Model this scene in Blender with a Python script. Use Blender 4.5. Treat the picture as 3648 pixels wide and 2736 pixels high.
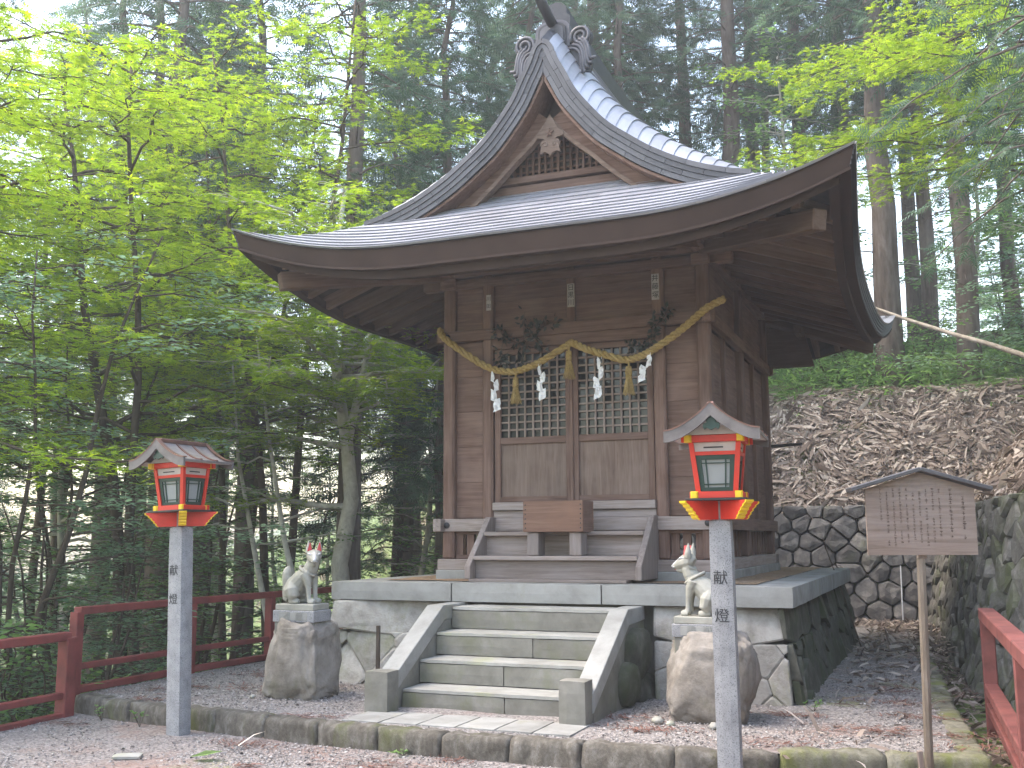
import bpy, math, random
import numpy as np
from mathutils import Vector, Matrix, noise
R = math.radians
for _o in list(bpy.data.objects):
    bpy.data.objects.remove(_o)
SC = bpy.context.scene
COL = SC.collection
rng = random.Random(7)

# ---------------------------------------------------------------- camera
def look_basis(yaw, pitch, roll):
    fw = Vector((math.sin(yaw) * math.cos(pitch), math.cos(yaw) * math.cos(pitch), math.sin(pitch)))
    r = Vector((math.cos(yaw), -math.sin(yaw), 0))
    u = r.cross(fw)
    return fw, r * math.cos(roll) + u * math.sin(roll), -r * math.sin(roll) + u * math.cos(roll)
CAM = Vector((3.7529, -9.8877, 0.4542))
FW, RT, UP = look_basis(-0.3897, 0.147, -0.0047)
cd = bpy.data.cameras.new('camera')
cam = bpy.data.objects.new('camera', cd)
COL.objects.link(cam)
m = Matrix((RT, UP, -FW)).transposed().to_4x4()
m.translation = CAM
cam.matrix_world = m
cd.sensor_width = 36.0
cd.lens = 3705.9 / 3648 * 36.0
cd.clip_start = 0.05
cd.clip_end = 2000
SC.camera = cam

# ---------------------------------------------------------------- light
SUN_EL, SUN_AZ = R(60), R(-104)          # azimuth clockwise from +y
w = bpy.data.worlds.new('World'); SC.world = w; w.use_nodes = True
nt = w.node_tree
sky = nt.nodes.new('ShaderNodeTexSky')
sky.sky_type = 'NISHITA'; sky.sun_disc = False
sky.sun_elevation = SUN_EL; sky.sun_rotation = SUN_AZ
sky.air_density = 1.4; sky.dust_density = 2.2; sky.ozone_density = 1.0
nt.links.new(sky.outputs[0], nt.nodes['Background'].inputs[0])
nt.nodes['Background'].inputs[1].default_value = 0.15
ld = bpy.data.lights.new('sun', 'SUN'); sun = bpy.data.objects.new('sun', ld); COL.objects.link(sun)
ld.energy = 0.7; ld.angle = R(28); ld.color = (1.0, 0.985, 0.96)
sd = Vector((math.sin(SUN_AZ) * math.cos(SUN_EL), math.cos(SUN_AZ) * math.cos(SUN_EL), math.sin(SUN_EL)))
sun.rotation_euler = sd.to_track_quat('Z', 'Y').to_euler()
sun.location = sd * 40
vs = SC.view_settings
vs.view_transform = 'Standard'; vs.look = 'None'; vs.gamma = 1.0; vs.use_curve_mapping = False
vs.exposure = 2.52
vs.use_white_balance = True; vs.white_balance_temperature = 7200; vs.white_balance_tint = 12
cy = SC.cycles
cy.max_bounces = 5; cy.diffuse_bounces = 3; cy.glossy_bounces = 2; cy.transmission_bounces = 3
cy.transparent_max_bounces = 6; cy.caustics_reflective = False; cy.caustics_refractive = False

# ---------------------------------------------------------------- materials
MATS = {}
def new_mat(name):
    mt = bpy.data.materials.new(name); mt.use_nodes = True
    MATS[name] = mt
    t = mt.node_tree
    return mt, t, t.nodes['Principled BSDF']
def N(t, typ, **kw):
    n = t.nodes.new(typ)
    for k, v in kw.items():
        if k.startswith('_'): setattr(n, k[1:], v)
    return n
def ramp(t, fac, stops):
    n = t.nodes.new('ShaderNodeValToRGB')
    e = n.color_ramp.elements
    while len(e) < len(stops): e.new(0.5)
    for i, (p, c) in enumerate(stops):
        e[i].position = p; e[i].color = (*c, 1)
    t.links.new(fac, n.inputs[0])
    return n.outputs[0]
def coords(t, scale=(1, 1, 1), kind='Object', rand=True):
    tc = t.nodes.new('ShaderNodeTexCoord')
    mp = t.nodes.new('ShaderNodeMapping')
    mp.inputs['Scale'].default_value = scale
    src = tc.outputs[kind]
    if rand:
        oi = t.nodes.new('ShaderNodeObjectInfo')
        ml = t.nodes.new('ShaderNodeMath'); ml.operation = 'MULTIPLY'; ml.inputs[1].default_value = 37.0
        t.links.new(oi.outputs['Random'], ml.inputs[0])
        ad = t.nodes.new('ShaderNodeVectorMath'); ad.operation = 'ADD'
        t.links.new(src, ad.inputs[0]); t.links.new(ml.outputs[0], ad.inputs[1])
        src = ad.outputs[0]
    t.links.new(src, mp.inputs['Vector'])
    return mp.outputs[0]
def noise_tex(t, vec, scale, detail=4, rough=0.6, dist=0.0):
    n = t.nodes.new('ShaderNodeTexNoise')
    n.inputs['Scale'].default_value = scale; n.inputs['Detail'].default_value = detail
    n.inputs['Roughness'].default_value = rough; n.inputs['Distortion'].default_value = dist
    t.links.new(vec, n.inputs['Vector'])
    return n.outputs['Fac']
def mix(t, fac, a, b, typ='MIX'):
    n = t.nodes.new('ShaderNodeMix'); n.data_type = 'RGBA'; n.blend_type = typ
    for s, v in ((n.inputs[0], fac), (n.inputs[6], a), (n.inputs[7], b)):
        if hasattr(v, 'links') or hasattr(v, 'is_linked'): t.links.new(v, s)
        elif isinstance(v, (int, float)): s.default_value = v
        else: s.default_value = (*v, 1)
    return n.outputs[2]
def bump(t, bs, h, strength=0.3, dist=0.01):
    b = t.nodes.new('ShaderNodeBump')
    b.inputs['Strength'].default_value = strength; b.inputs['Distance'].default_value = dist
    t.links.new(h, b.inputs['Height']); t.links.new(b.outputs[0], bs.inputs['Normal'])
def objrand(t, lo, hi, src='Random'):
    oi = t.nodes.new('ShaderNodeObjectInfo')
    mr = t.nodes.new('ShaderNodeMapRange')
    mr.inputs['To Min'].default_value = lo; mr.inputs['To Max'].default_value = hi
    t.links.new(oi.outputs[src], mr.inputs[0])
    return mr.outputs[0]

def wood_mat(name, dark, mid, light, rough=0.75, axis='x', var=0.25, grey=None):
    mt, t, bs = new_mat(name + '_' + axis)
    k = {'x': (0.9, 14, 14), 'y': (14, 0.9, 14), 'z': (14, 14, 0.9)}[axis]
    v = coords(t, k)
    n1 = noise_tex(t, v, 2.2, 6, 0.65, 0.6)
    n2 = noise_tex(t, coords(t, (1.3, 1.3, 1.3)), 1.6, 3, 0.6)
    c = ramp(t, n1, [(0.25, dark), (0.5, mid), (0.78, light)])
    g = grey or tuple(x * 0.9 + 0.02 for x in light)
    m2 = t.nodes.new('ShaderNodeMapRange'); m2.inputs[1].default_value = 0.42; m2.inputs[2].default_value = 0.75
    m2.inputs[4].default_value = 0.6
    t.links.new(n2, m2.inputs[0])
    c = mix(t, m2.outputs[0], c, g)
    hs = t.nodes.new('ShaderNodeHueSaturation')
    t.links.new(c, hs.inputs['Color']); t.links.new(objrand(t, 1 - var, 1 + var), hs.inputs['Value'])
    t.links.new(hs.outputs[0], bs.inputs['Base Color'])
    bs.inputs['Roughness'].default_value = rough
    bs.inputs['Specular IOR Level'].default_value = 0.25
    bump(t, bs, n1, 0.35, 0.004)
for ax in 'xyz':
    wood_mat('wood', (0.08, 0.043, 0.031), (0.15, 0.087, 0.065), (0.235, 0.15, 0.12), axis=ax, var=0.13)
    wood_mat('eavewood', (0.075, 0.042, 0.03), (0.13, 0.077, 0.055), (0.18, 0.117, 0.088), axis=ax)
    wood_mat('doorwood', (0.095, 0.06, 0.045), (0.175, 0.118, 0.092), (0.26, 0.19, 0.155), axis=ax, var=0.08)
    wood_mat('doorlattice', (0.15, 0.105, 0.085), (0.24, 0.18, 0.15), (0.33, 0.265, 0.23), axis=ax, var=0.08)
    wood_mat('greywood', (0.15, 0.112, 0.095), (0.25, 0.202, 0.18), (0.35, 0.297, 0.276), axis=ax, grey=(0.29, 0.255, 0.245))
    wood_mat('signwood', (0.16, 0.115, 0.09), (0.245, 0.185, 0.155), (0.33, 0.262, 0.23), axis=ax, grey=(0.29, 0.25, 0.225), var=0.05)
    wood_mat('boxwood', (0.13, 0.068, 0.045), (0.20, 0.112, 0.078), (0.26, 0.16, 0.118), axis=ax, var=0.1, grey=(0.25, 0.135, 0.09))
def flat_mat(name, col, rough=0.5, metal=0.0, spec=0.5, vary=0.12, scale=8.0, bumpk=0.0, coat=0.0):
    mt, t, bs = new_mat(name)
    n = noise_tex(t, coords(t), scale, 5, 0.6)
    lo = tuple(x * (1 - vary * 2) for x in col); hi = tuple(min(1, x * (1 + vary * 1.4)) for x in col)
    t.links.new(ramp(t, n, [(0.25, lo), (0.5, col), (0.75, hi)]), bs.inputs['Base Color'])
    bs.inputs['Roughness'].default_value = rough; bs.inputs['Metallic'].default_value = metal
    bs.inputs['Specular IOR Level'].default_value = spec
    if bumpk: bump(t, bs, n, bumpk, 0.01)
    return mt
flat_mat('red_paint', (0.62, 0.035, 0.018), 0.45, vary=0.1)
flat_mat('yellow_paint', (0.78, 0.52, 0.02), 0.45, vary=0.06)
flat_mat('white_paint', (0.5, 0.46, 0.45), 0.6, vary=0.08)
flat_mat('green_paint', (0.012, 0.045, 0.035), 0.4)
flat_mat('black_metal', (0.02, 0.02, 0.022), 0.45)
flat_mat('rail_paint', (0.22, 0.045, 0.04), 0.6, vary=0.22, scale=5)
flat_mat('rail_paint_faded', (0.19, 0.058, 0.052), 0.65, vary=0.22, scale=6)
flat_mat('lantern_roof', (0.24, 0.215, 0.21), 0.42, metal=0.4, vary=0.2)
flat_mat('lantern_barge', (0.15, 0.132, 0.128), 0.6, vary=0.2)
flat_mat('lantern_copper', (0.19, 0.10, 0.08), 0.4, metal=0.5, vary=0.2)
flat_mat('frosted_glass', (0.28, 0.295, 0.30), 0.3, vary=0.05)
flat_mat('ink', (0.03, 0.03, 0.035), 0.7)
flat_mat('ink_soft', (0.11, 0.075, 0.065), 0.8)
flat_mat('paper', (0.85, 0.85, 0.88), 0.8, vary=0.05)
flat_mat('sticker_paper', (0.42, 0.38, 0.36), 0.8, vary=0.1)
flat_mat('ear_red', (0.5, 0.05, 0.05), 0.6)
flat_mat('soil_dark', (0.075, 0.06, 0.05), 0.95, vary=0.3, scale=3, bumpk=0.6)

mt, t, bs = new_mat('roof_metal')
n = noise_tex(t, coords(t, (1, 1, 1)), 3.0, 4, 0.6)
n2 = noise_tex(t, coords(t, (1, 1, 1)), 40.0, 3, 0.6)
c = ramp(t, n, [(0.3, (0.30, 0.305, 0.345)), (0.7, (0.38, 0.385, 0.43))])
hs = t.nodes.new('ShaderNodeHueSaturation'); t.links.new(c, hs.inputs['Color']); t.links.new(objrand(t, 0.86, 1.12), hs.inputs['Value'])
t.links.new(hs.outputs[0], bs.inputs['Base Color'])
bs.inputs['Metallic'].default_value = 0.35
bs.inputs['Roughness'].default_value = 0.36
t.links.new(ramp(t, n2, [(0.3, (0.38,) * 3), (0.7, (0.5,) * 3)]), bs.inputs['Roughness'])
mt, t, bs = new_mat('verge_metal')
n = noise_tex(t, coords(t, (1, 1, 1)), 5.0, 4, 0.6)
c = ramp(t, n, [(0.3, (0.065, 0.063, 0.07)), (0.7, (0.105, 0.102, 0.11))])
hs = t.nodes.new('ShaderNodeHueSaturation'); t.links.new(c, hs.inputs['Color']); t.links.new(objrand(t, 0.8, 1.2), hs.inputs['Value'])
t.links.new(hs.outputs[0], bs.inputs['Base Color']); bs.inputs['Roughness'].default_value = 0.5; bs.inputs['Metallic'].default_value = 0.25
flat_mat('tile_dark', (0.04, 0.039, 0.044), 0.5, metal=0.2, vary=0.2)
flat_mat('tile_grey', (0.095, 0.092, 0.105), 0.5, metal=0.2, vary=0.2)
flat_mat('soffit_wood', (0.045, 0.03, 0.022), 0.9, vary=0.3)  # old dark boards; shade between the rafters is put into the colour
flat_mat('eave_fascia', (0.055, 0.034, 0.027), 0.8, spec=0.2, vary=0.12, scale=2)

def stone_mat(name, cols, scale=5, moss=0.0, speck=0.0, bumpk=0.5, var=0.2, rough=0.9, mosscol=(0.09, 0.12, 0.035)):
    mt, t, bs = new_mat(name)
    v = coords(t)
    n = noise_tex(t, v, scale, 8, 0.65, 0.3)
    c = ramp(t, n, [(0.28, cols[0]), (0.5, cols[1]), (0.74, cols[2])])
    if speck:
        s = noise_tex(t, v, 130, 2, 0.5)
        c = mix(t, ramp(t, s, [(0.56, (0, 0, 0)), (0.64, (speck,) * 3)]), c, (0.06, 0.06, 0.07))
    if moss:
        n3 = noise_tex(t, coords(t, (1, 1, 0.6)), 1.7, 6, 0.7)
        c = mix(t, ramp(t, n3, [(0.62 - 0.35 * moss, (0, 0, 0)), (0.78 - 0.3 * moss, (0.85,) * 3)]), c, mosscol)
    hs = t.nodes.new('ShaderNodeHueSaturation'); t.links.new(c, hs.inputs['Color']); t.links.new(objrand(t, 1 - var, 1 + var), hs.inputs['Value'])
    t.links.new(hs.outputs[0], bs.inputs['Base Color'])
    bs.inputs['Roughness'].default_value = rough; bs.inputs['Specular IOR Level'].default_value = 0.25
    if bumpk:
        nb = noise_tex(t, v, scale * 5, 6, 0.7)
        bump(t, bs, nb, bumpk, 0.012)
stone_mat('concrete', ((0.205, 0.20, 0.186), (0.29, 0.287, 0.272), (0.36, 0.357, 0.345)), 3, moss=0.12, bumpk=0.15, var=0.06, mosscol=(0.24, 0.23, 0.16))
stone_mat('tread', ((0.24, 0.232, 0.205), (0.33, 0.322, 0.295), (0.41, 0.402, 0.38)), 3, moss=0.25, bumpk=0.2, var=0.05, mosscol=(0.33, 0.34, 0.2))
stone_mat('riser', ((0.12, 0.112, 0.094), (0.195, 0.186, 0.162), (0.27, 0.26, 0.235)), 2.5, moss=0.3, bumpk=0.2, var=0.08, mosscol=(0.15, 0.155, 0.09))
stone_mat('granite', ((0.21, 0.21, 0.22), (0.29, 0.29, 0.30), (0.36, 0.36, 0.37)), 9, speck=0.6, bumpk=0.1, var=0.04, rough=0.7)
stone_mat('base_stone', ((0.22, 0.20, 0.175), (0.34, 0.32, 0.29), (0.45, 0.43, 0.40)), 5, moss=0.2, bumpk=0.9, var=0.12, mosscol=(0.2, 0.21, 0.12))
stone_mat('base_stone_moss', ((0.045, 0.044, 0.034), (0.085, 0.082, 0.066), (0.16, 0.155, 0.13)), 5, moss=0.5, bumpk=0.9, var=0.15, mosscol=(0.045, 0.06, 0.025))  # mossy; the shade of the right-hand faces is put into its darker tones
stone_mat('wall_stone', ((0.07, 0.066, 0.066), (0.14, 0.132, 0.128), (0.25, 0.235, 0.22)), 7, moss=0.08, bumpk=0.7, var=0.35, mosscol=(0.12, 0.13, 0.08))
stone_mat('wall_stone_moss', ((0.075, 0.07, 0.062), (0.145, 0.137, 0.123), (0.25, 0.238, 0.218)), 8, moss=0.35, bumpk=0.8, var=0.3, mosscol=(0.09, 0.11, 0.04))
stone_mat('boulder', ((0.12, 0.10, 0.083), (0.25, 0.222, 0.195), (0.38, 0.345, 0.315)), 3.6, moss=0.22, bumpk=0.9, var=0.05, mosscol=(0.14, 0.13, 0.07))
stone_mat('kerb_stone', ((0.06, 0.052, 0.042), (0.125, 0.112, 0.095), (0.24, 0.225, 0.205)), 9, moss=0.2, bumpk=0.9, var=0.15, mosscol=(0.10, 0.112, 0.038))
stone_mat('kerb_moss', ((0.10, 0.09, 0.07), (0.17, 0.16, 0.12), (0.26, 0.245, 0.2)), 9, moss=0.42, bumpk=0.9, var=0.2, mosscol=(0.15, 0.165, 0.045))
stone_mat('fox_stone', ((0.24, 0.235, 0.2), (0.33, 0.32, 0.28), (0.41, 0.40, 0.365)), 6, moss=0.1, bumpk=0.12, var=0.04, mosscol=(0.3, 0.3, 0.2), rough=0.7)
flat_mat('fox_face', (0.55, 0.55, 0.57), 0.6, vary=0.05)
flat_mat('fox_shadow', (0.22, 0.22, 0.26), 0.7, vary=0.05)

# gravel: pebbles in two sizes, patches of brown litter and moss
def gravel(name, base, litter, moss, lit=0.55, mosspos=0.66):
    mt, t, bs = new_mat(name)
    v = coords(t, rand=False)
    vo = t.nodes.new('ShaderNodeTexVoronoi'); vo.inputs['Scale'].default_value = 55; t.links.new(v, vo.inputs['Vector'])
    vo2 = t.nodes.new('ShaderNodeTexVoronoi'); vo2.inputs['Scale'].default_value = 24; t.links.new(v, vo2.inputs['Vector'])
    hs = t.nodes.new('ShaderNodeSeparateColor'); t.links.new(vo.outputs['Color'], hs.inputs[0])
    c = ramp(t, hs.outputs[0], [(0.0, tuple(x * 0.55 for x in base)), (0.5, base), (1.0, tuple(min(1, x * 1.45) for x in base))])
    l = noise_tex(t, v, 0.9, 6, 0.7)
    l2 = noise_tex(t, v, 9, 4, 0.7)
    c = mix(t, ramp(t, l, [(lit - 0.08, (0, 0, 0)), (lit + 0.12, (0.75,) * 3)]), c, mix(t, l2, litter, tuple(x * 1.7 for x in litter)))
    ms = noise_tex(t, coords(t, (1, 1, 1), rand=False), 0.55, 7, 0.72, 0.4)
    c = mix(t, ramp(t, ms, [(mosspos - 0.05, (0, 0, 0)), (mosspos + 0.05, (0.8,) * 3)]), c, mix(t, l2, moss, tuple(x * 1.6 for x in moss)))
    t.links.new(c, bs.inputs['Base Color']); bs.inputs['Roughness'].default_value = 0.9
    bs.inputs['Specular IOR Level'].default_value = 0.2
    a = t.nodes.new('ShaderNodeMath'); a.operation = 'ADD'
    t.links.new(vo.outputs['Distance'], a.inputs[0]); t.links.new(vo2.outputs['Distance'], a.inputs[1])
    bump(t, bs, a.outputs[0], 0.55, 0.012)
gravel('gravel', (0.24, 0.218, 0.208), (0.16, 0.09, 0.07), (0.14, 0.15, 0.04), lit=0.6, mosspos=0.63)
gravel('courtyard_gravel', (0.235, 0.208, 0.198), (0.19, 0.115, 0.09), (0.17, 0.175, 0.05), lit=0.56, mosspos=0.64)
gravel('forest_floor', (0.13, 0.11, 0.07), (0.11, 0.085, 0.055), (0.10, 0.15, 0.045), lit=0.5, mosspos=0.45)
gravel('needle_litter', (0.30, 0.22, 0.15), (0.22, 0.13, 0.08), (0.2, 0.19, 0.1), lit=0.5, mosspos=0.7)

def leaf_mat(name, cols, trans=0.45, tcol=None, rough=0.5, spec=0.35):
    mt, t, bs = new_mat(name)
    at = t.nodes.new('ShaderNodeAttribute'); at.attribute_name = 'tint'
    c = ramp(t, at.outputs['Fac'], [(0.0, cols[0]), (0.5, cols[1]), (1.0, cols[2])])
    hs = t.nodes.new('ShaderNodeHueSaturation'); t.links.new(c, hs.inputs['Color']); t.links.new(objrand(t, 0.85, 1.15), hs.inputs['Value'])
    t.links.new(hs.outputs[0], bs.inputs['Base Color'])
    bs.inputs['Roughness'].default_value = rough; bs.inputs['Specular IOR Level'].default_value = spec
    if trans:
        tr = t.nodes.new('ShaderNodeBsdfTranslucent')
        g = t.nodes.new('ShaderNodeHueSaturation'); g.inputs['Saturation'].default_value = 1.15; g.inputs['Value'].default_value = 1.5
        t.links.new(hs.outputs[0], g.inputs['Color']); t.links.new(g.outputs[0], tr.inputs[0])
        mx = t.nodes.new('ShaderNodeMixShader'); mx.inputs[0].default_value = trans
        t.links.new(bs.outputs[0], mx.inputs[1]); t.links.new(tr.outputs[0], mx.inputs[2])
        t.links.new(mx.outputs[0], t.nodes['Material Output'].inputs[0])
leaf_mat('maple_leaf', ((0.13, 0.21, 0.04), (0.24, 0.345, 0.06), (0.39, 0.47, 0.08)), 0.62)
leaf_mat('green_leaf', ((0.085, 0.155, 0.06), (0.15, 0.255, 0.095), (0.23, 0.345, 0.13)), 0.6)
leaf_mat('pale_leaf', ((0.11, 0.18, 0.12), (0.19, 0.285, 0.185), (0.28, 0.38, 0.26)), 0.6)
leaf_mat('cedar_needle', ((0.045, 0.08, 0.052), (0.08, 0.135, 0.085), (0.125, 0.195, 0.12)), 0.4)
leaf_mat('cypress_needle', ((0.045, 0.085, 0.05), (0.08, 0.14, 0.085), (0.13, 0.2, 0.13)), 0.35)
leaf_mat('dry_leaf', ((0.10, 0.07, 0.055), (0.31, 0.245, 0.205), (0.66, 0.58, 0.51)), 0.15, rough=0.7)
leaf_mat('dark_leaf', ((0.012, 0.018, 0.014), (0.022, 0.03, 0.022), (0.035, 0.045, 0.034)), 0.1)
leaf_mat('pebble', ((0.13, 0.117, 0.113), (0.255, 0.234, 0.226), (0.46, 0.43, 0.41)), 0.0, rough=0.85)
leaf_mat('twig_litter', ((0.09, 0.04, 0.03), (0.17, 0.075, 0.055), (0.26, 0.14, 0.11)), 0.0, rough=0.85)
def bark_mat(name, a, b, c, stretch=0.16, scale=7):
    mt, t, bs = new_mat(name)
    v = coords(t, (1, 1, stretch))
    n = noise_tex(t, v, scale, 6, 0.7, 0.4)
    n2 = noise_tex(t, coords(t), 0.8, 4, 0.6)
    col = ramp(t, n, [(0.3, a), (0.52, b), (0.75, c)])
    col = mix(t, ramp(t, n2, [(0.45, (0, 0, 0)), (0.75, (0.6,) * 3)]), col, c)
    t.links.new(col, bs.inputs['Base Color']); bs.inputs['Roughness'].default_value = 0.95
    bs.inputs['Specular IOR Level'].default_value = 0.15
    bump(t, bs, n, 0.9, 0.03)
bark_mat('cedar_bark', (0.06, 0.043, 0.036), (0.14, 0.107, 0.09), (0.25, 0.21, 0.19))
bark_mat('signpost_wood', (0.12, 0.09, 0.065), (0.20, 0.16, 0.125), (0.28, 0.24, 0.2), 0.2, 9)
bark_mat('grey_bark', (0.28, 0.25, 0.215), (0.48, 0.445, 0.395), (0.66, 0.63, 0.58), 0.7, 6)
bark_mat('maple_bark', (0.045, 0.032, 0.025), (0.085, 0.065, 0.05), (0.15, 0.12, 0.095), 0.4, 9)
bark_mat('pale_wood', (0.20, 0.16, 0.12), (0.34, 0.29, 0.23), (0.46, 0.41, 0.35), 0.4, 9)
bark_mat('straw', (0.24, 0.155, 0.05), (0.42, 0.29, 0.11), (0.55, 0.41, 0.19), 1, 30)
mt, t, bs = new_mat('dark_glass')
bs.inputs['Base Color'].default_value = (0.010, 0.014, 0.012, 1); bs.inputs['Roughness'].default_value = 0.12
bs.inputs['Specular IOR Level'].default_value = 0.35

# ---------------------------------------------------------------- mesh helpers
def mesh_from(name, V, F, mat, smooth=False):
    me = bpy.data.meshes.new(name)
    me.from_pydata([tuple(v) for v in V], [], F)
    if mat: me.materials.append(MATS[mat])
    if smooth: me.polygons.foreach_set('use_smooth', [True] * len(me.polygons))
    me.update()
    return me
def parent_to(o, parent):
    if parent is None: return
    o.parent = parent
    if parent.parent is not None:      # sub-part: its numbers stay in the thing's own space
        lm = Matrix.LocRotScale(parent.location, parent.rotation_euler, parent.scale)
        o.matrix_parent_inverse = lm.inverted()
def put(name, me, parent=None, loc=(0, 0, 0), rot=(0, 0, 0), scale=(1, 1, 1)):
    o = bpy.data.objects.new(name, me)
    o.location = loc; o.rotation_euler = rot; o.scale = scale
    COL.objects.link(o); parent_to(o, parent)
    return o
def thing(name, label, cat, loc=(0, 0, 0), rotz=0, group=None):
    o = bpy.data.objects.new(name, None); COL.objects.link(o)
    o.location = loc; o.rotation_euler = (0, 0, rotz); o.empty_display_size = 0.2
    return tag(o, label, cat, group)
def tag(o, label, cat, group=None):
    o['label'] = label; o['category'] = cat
    if group: o['group'] = group
    return o
def cbox_geo(sx, sy, sz, c):
    h = (sx / 2, sy / 2, sz / 2); V = []; idx = {}
    c = min(c, min(h) * 0.8)
    for a in (-1, 1):
        for b in (-1, 1):
            for d in (-1, 1):
                s = (a, b, d)
                for k in range(3):
                    idx[(s, k)] = len(V)
                    V.append(tuple(s[i] * (h[i] if i == k else h[i] - c) for i in range(3)))
    F = []
    S = (-1, 1)
    for k in range(3):
        i, j = [(1, 2), (2, 0), (0, 1)][k]
        for s in S:
            q = []
            for (p, r) in ((-1, -1), (1, -1), (1, 1), (-1, 1)):
                cc = [0, 0, 0]; cc[k] = s; cc[i] = p; cc[j] = r
                q.append(idx[(tuple(cc), k)])
            F.append(q)
        for p in S:
            for r in S:
                cc0 = [0, 0, 0]; cc0[i] = p; cc0[j] = r; cc0[k] = -1
                cc1 = list(cc0); cc1[k] = 1
                cc0 = tuple(cc0); cc1 = tuple(cc1)
                F.append([idx[(cc0, i)], idx[(cc1, i)], idx[(cc1, j)], idx[(cc0, j)]])
    for a in S:
        for b in S:
            for d in S:
                F.append([idx[((a, b, d), 0)], idx[((a, b, d), 1)], idx[((a, b, d), 2)]])
    out = []
    for f in F:
        p = [Vector(V[i]) for i in f]
        n = (p[1] - p[0]).cross(p[2] - p[0]); ce = sum(p, Vector()) / len(p)
        out.append(f if n.dot(ce) > 0 else f[::-1])
    return V, out
CACHE = {}
GRAIN = ('wood', 'doorwood', 'doorlattice', 'greywood', 'signwood', 'boxwood', 'eavewood')
def piece(name, parent, mat, c, s, rot=(0, 0, 0), ch=0.004, axis=None):
    if mat in GRAIN:
        ax = axis or 'xyz'[max(range(3), key=lambda i: s[i])]
        mat = mat + '_' + ax
    key = (mat, tuple(round(x, 4) for x in s), ch)
    if key not in CACHE:
        V, F = cbox_geo(*s, ch)
        CACHE[key] = mesh_from(name, V, F, mat)
    return put(name, CACHE[key], parent, c, rot)
def beam(name, parent, mat, a, b, w, h, ch=0.004):
    """straight bar from a to b, w wide (horizontal), h tall, length axis = local x"""
    a = Vector(a); b = Vector(b); d = b - a
    rot = (0, -math.atan2(d.z, math.hypot(d.x, d.y)), math.atan2(d.y, d.x))
    return piece(name, parent, mat, (a + b) / 2, (d.length, w, h), rot, ch, 'x')
class MB:
    def __init__(s): s.V = []; s.F = []
    def add(s, V, F):
        o = len(s.V); s.V += [tuple(v) for v in V]; s.F += [[i + o for i in f] for f in F]
    def box(s, c, sz, ch=0.004, rot=None):
        V, F = cbox_geo(*sz, ch)
        M = rot or Matrix.Identity(3)
        s.add([(M @ Vector(v)) + Vector(c) for v in V], F)
    def rings(s, rings, closed=True, cap=True):
        o = len(s.V); n = len(rings[0])
        for r in rings: s.V += [tuple(p) for p in r]
        for i in range(len(rings) - 1):
            for j in range(n if closed else n - 1):
                a = o + i * n + j; b = o + i * n + (j + 1) % n
                s.F.append([a, b, b + n, a + n])
        if cap and closed:
            s.F.append([o + j for j in range(n)][::-1]); e = o + (len(rings) - 1) * n
            s.F.append([e + j for j in range(n)])
    def tube(s, path, rad, n=8, cap=True, squash=1.0):
        path = [Vector(p) for p in path]
        if not hasattr(rad, '__len__'): rad = [rad] * len(path)
        R_ = []
        prev = None
        for i, p in enumerate(path):
            d = (path[min(i + 1, len(path) - 1)] - path[max(i - 1, 0)]).normalized()
            if prev is None: prev = d.orthogonal().normalized()
            u = (prev - d * prev.dot(d))
            u = u.normalized() if u.length > 1e-5 else d.orthogonal().normalized()
            prev = u; v = d.cross(u)
            R_.append([p + (u * math.cos(2 * math.pi * j / n) + v * math.sin(2 * math.pi * j / n) * squash) * rad[i] for j in range(n)])
        s.rings(R_, True, cap)
    def extrude(s, poly, fn0, fn1):
        """closed 2-D outline poly, fn0/fn1 map (u,v) to 3-D front/back"""
        n = len(poly); o = len(s.V)
        s.V += [tuple(fn0(*p)) for p in poly] + [tuple(fn1(*p)) for p in poly]
        s.F.append(list(range(o, o + n))); s.F.append([o + n + j for j in range(n)][::-1])
        for j in range(n):
            k = (j + 1) % n
            s.F.append([o + j, o + n + j, o + n + k, o + k])
    def strip(s, a, b):
        o = len(s.V); n = len(a)
        s.V += [tuple(p) for p in a] + [tuple(p) for p in b]
        for j in range(n - 1): s.F.append([o + j, o + j + 1, o + n + j + 1, o + n + j])
    def build(s, name, mat, parent=None, smooth=False, **kw):
        return put(name, mesh_from(name, s.V, s.F, mat, smooth), parent, **kw)
def recalc(o):
    import bmesh
    b = bmesh.new(); b.from_mesh(o.data); bmesh.ops.recalc_face_normals(b, faces=b.faces); b.to_mesh(o.data); b.free()
def interp(tab, x):
    if x <= tab[0][0]: return tab[0][1]
    for i in range(len(tab) - 1):
        if x <= tab[i + 1][0]:
            x0, y0 = tab[i]; x1, y1 = tab[i + 1]; h = x1 - x0; q = (x - x0) / h
            def sl(k):
                if k <= 0: return (tab[1][1] - tab[0][1]) / (tab[1][0] - tab[0][0])
                if k >= len(tab) - 1: return (tab[-1][1] - tab[-2][1]) / (tab[-1][0] - tab[-2][0])
                return (tab[k + 1][1] - tab[k - 1][1]) / (tab[k + 1][0] - tab[k - 1][0])
            m0, m1 = sl(i) * h, sl(i + 1) * h
            return (2*q**3 - 3*q**2 + 1) * y0 + (q**3 - 2*q*q + q) * m0 + (-2*q**3 + 3*q*q) * y1 + (q**3 - q*q) * m1
    return tab[-1][1]
def text_mesh(txt, size, mat, depth=0.002):
    cu = bpy.data.curves.new('txt', 'FONT'); cu.body = txt; cu.size = size; cu.extrude = depth
    cu.align_x = 'CENTER'; cu.align_y = 'CENTER'; cu.resolution_u = 2
    o = bpy.data.objects.new('txt', cu); COL.objects.link(o)
    dg = bpy.context.evaluated_depsgraph_get()
    me = bpy.data.meshes.new_from_object(o.evaluated_get(dg))
    bpy.data.objects.remove(o); bpy.data.curves.remove(cu)
    me.materials.clear(); me.materials.append(MATS[mat])
    return me
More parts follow.
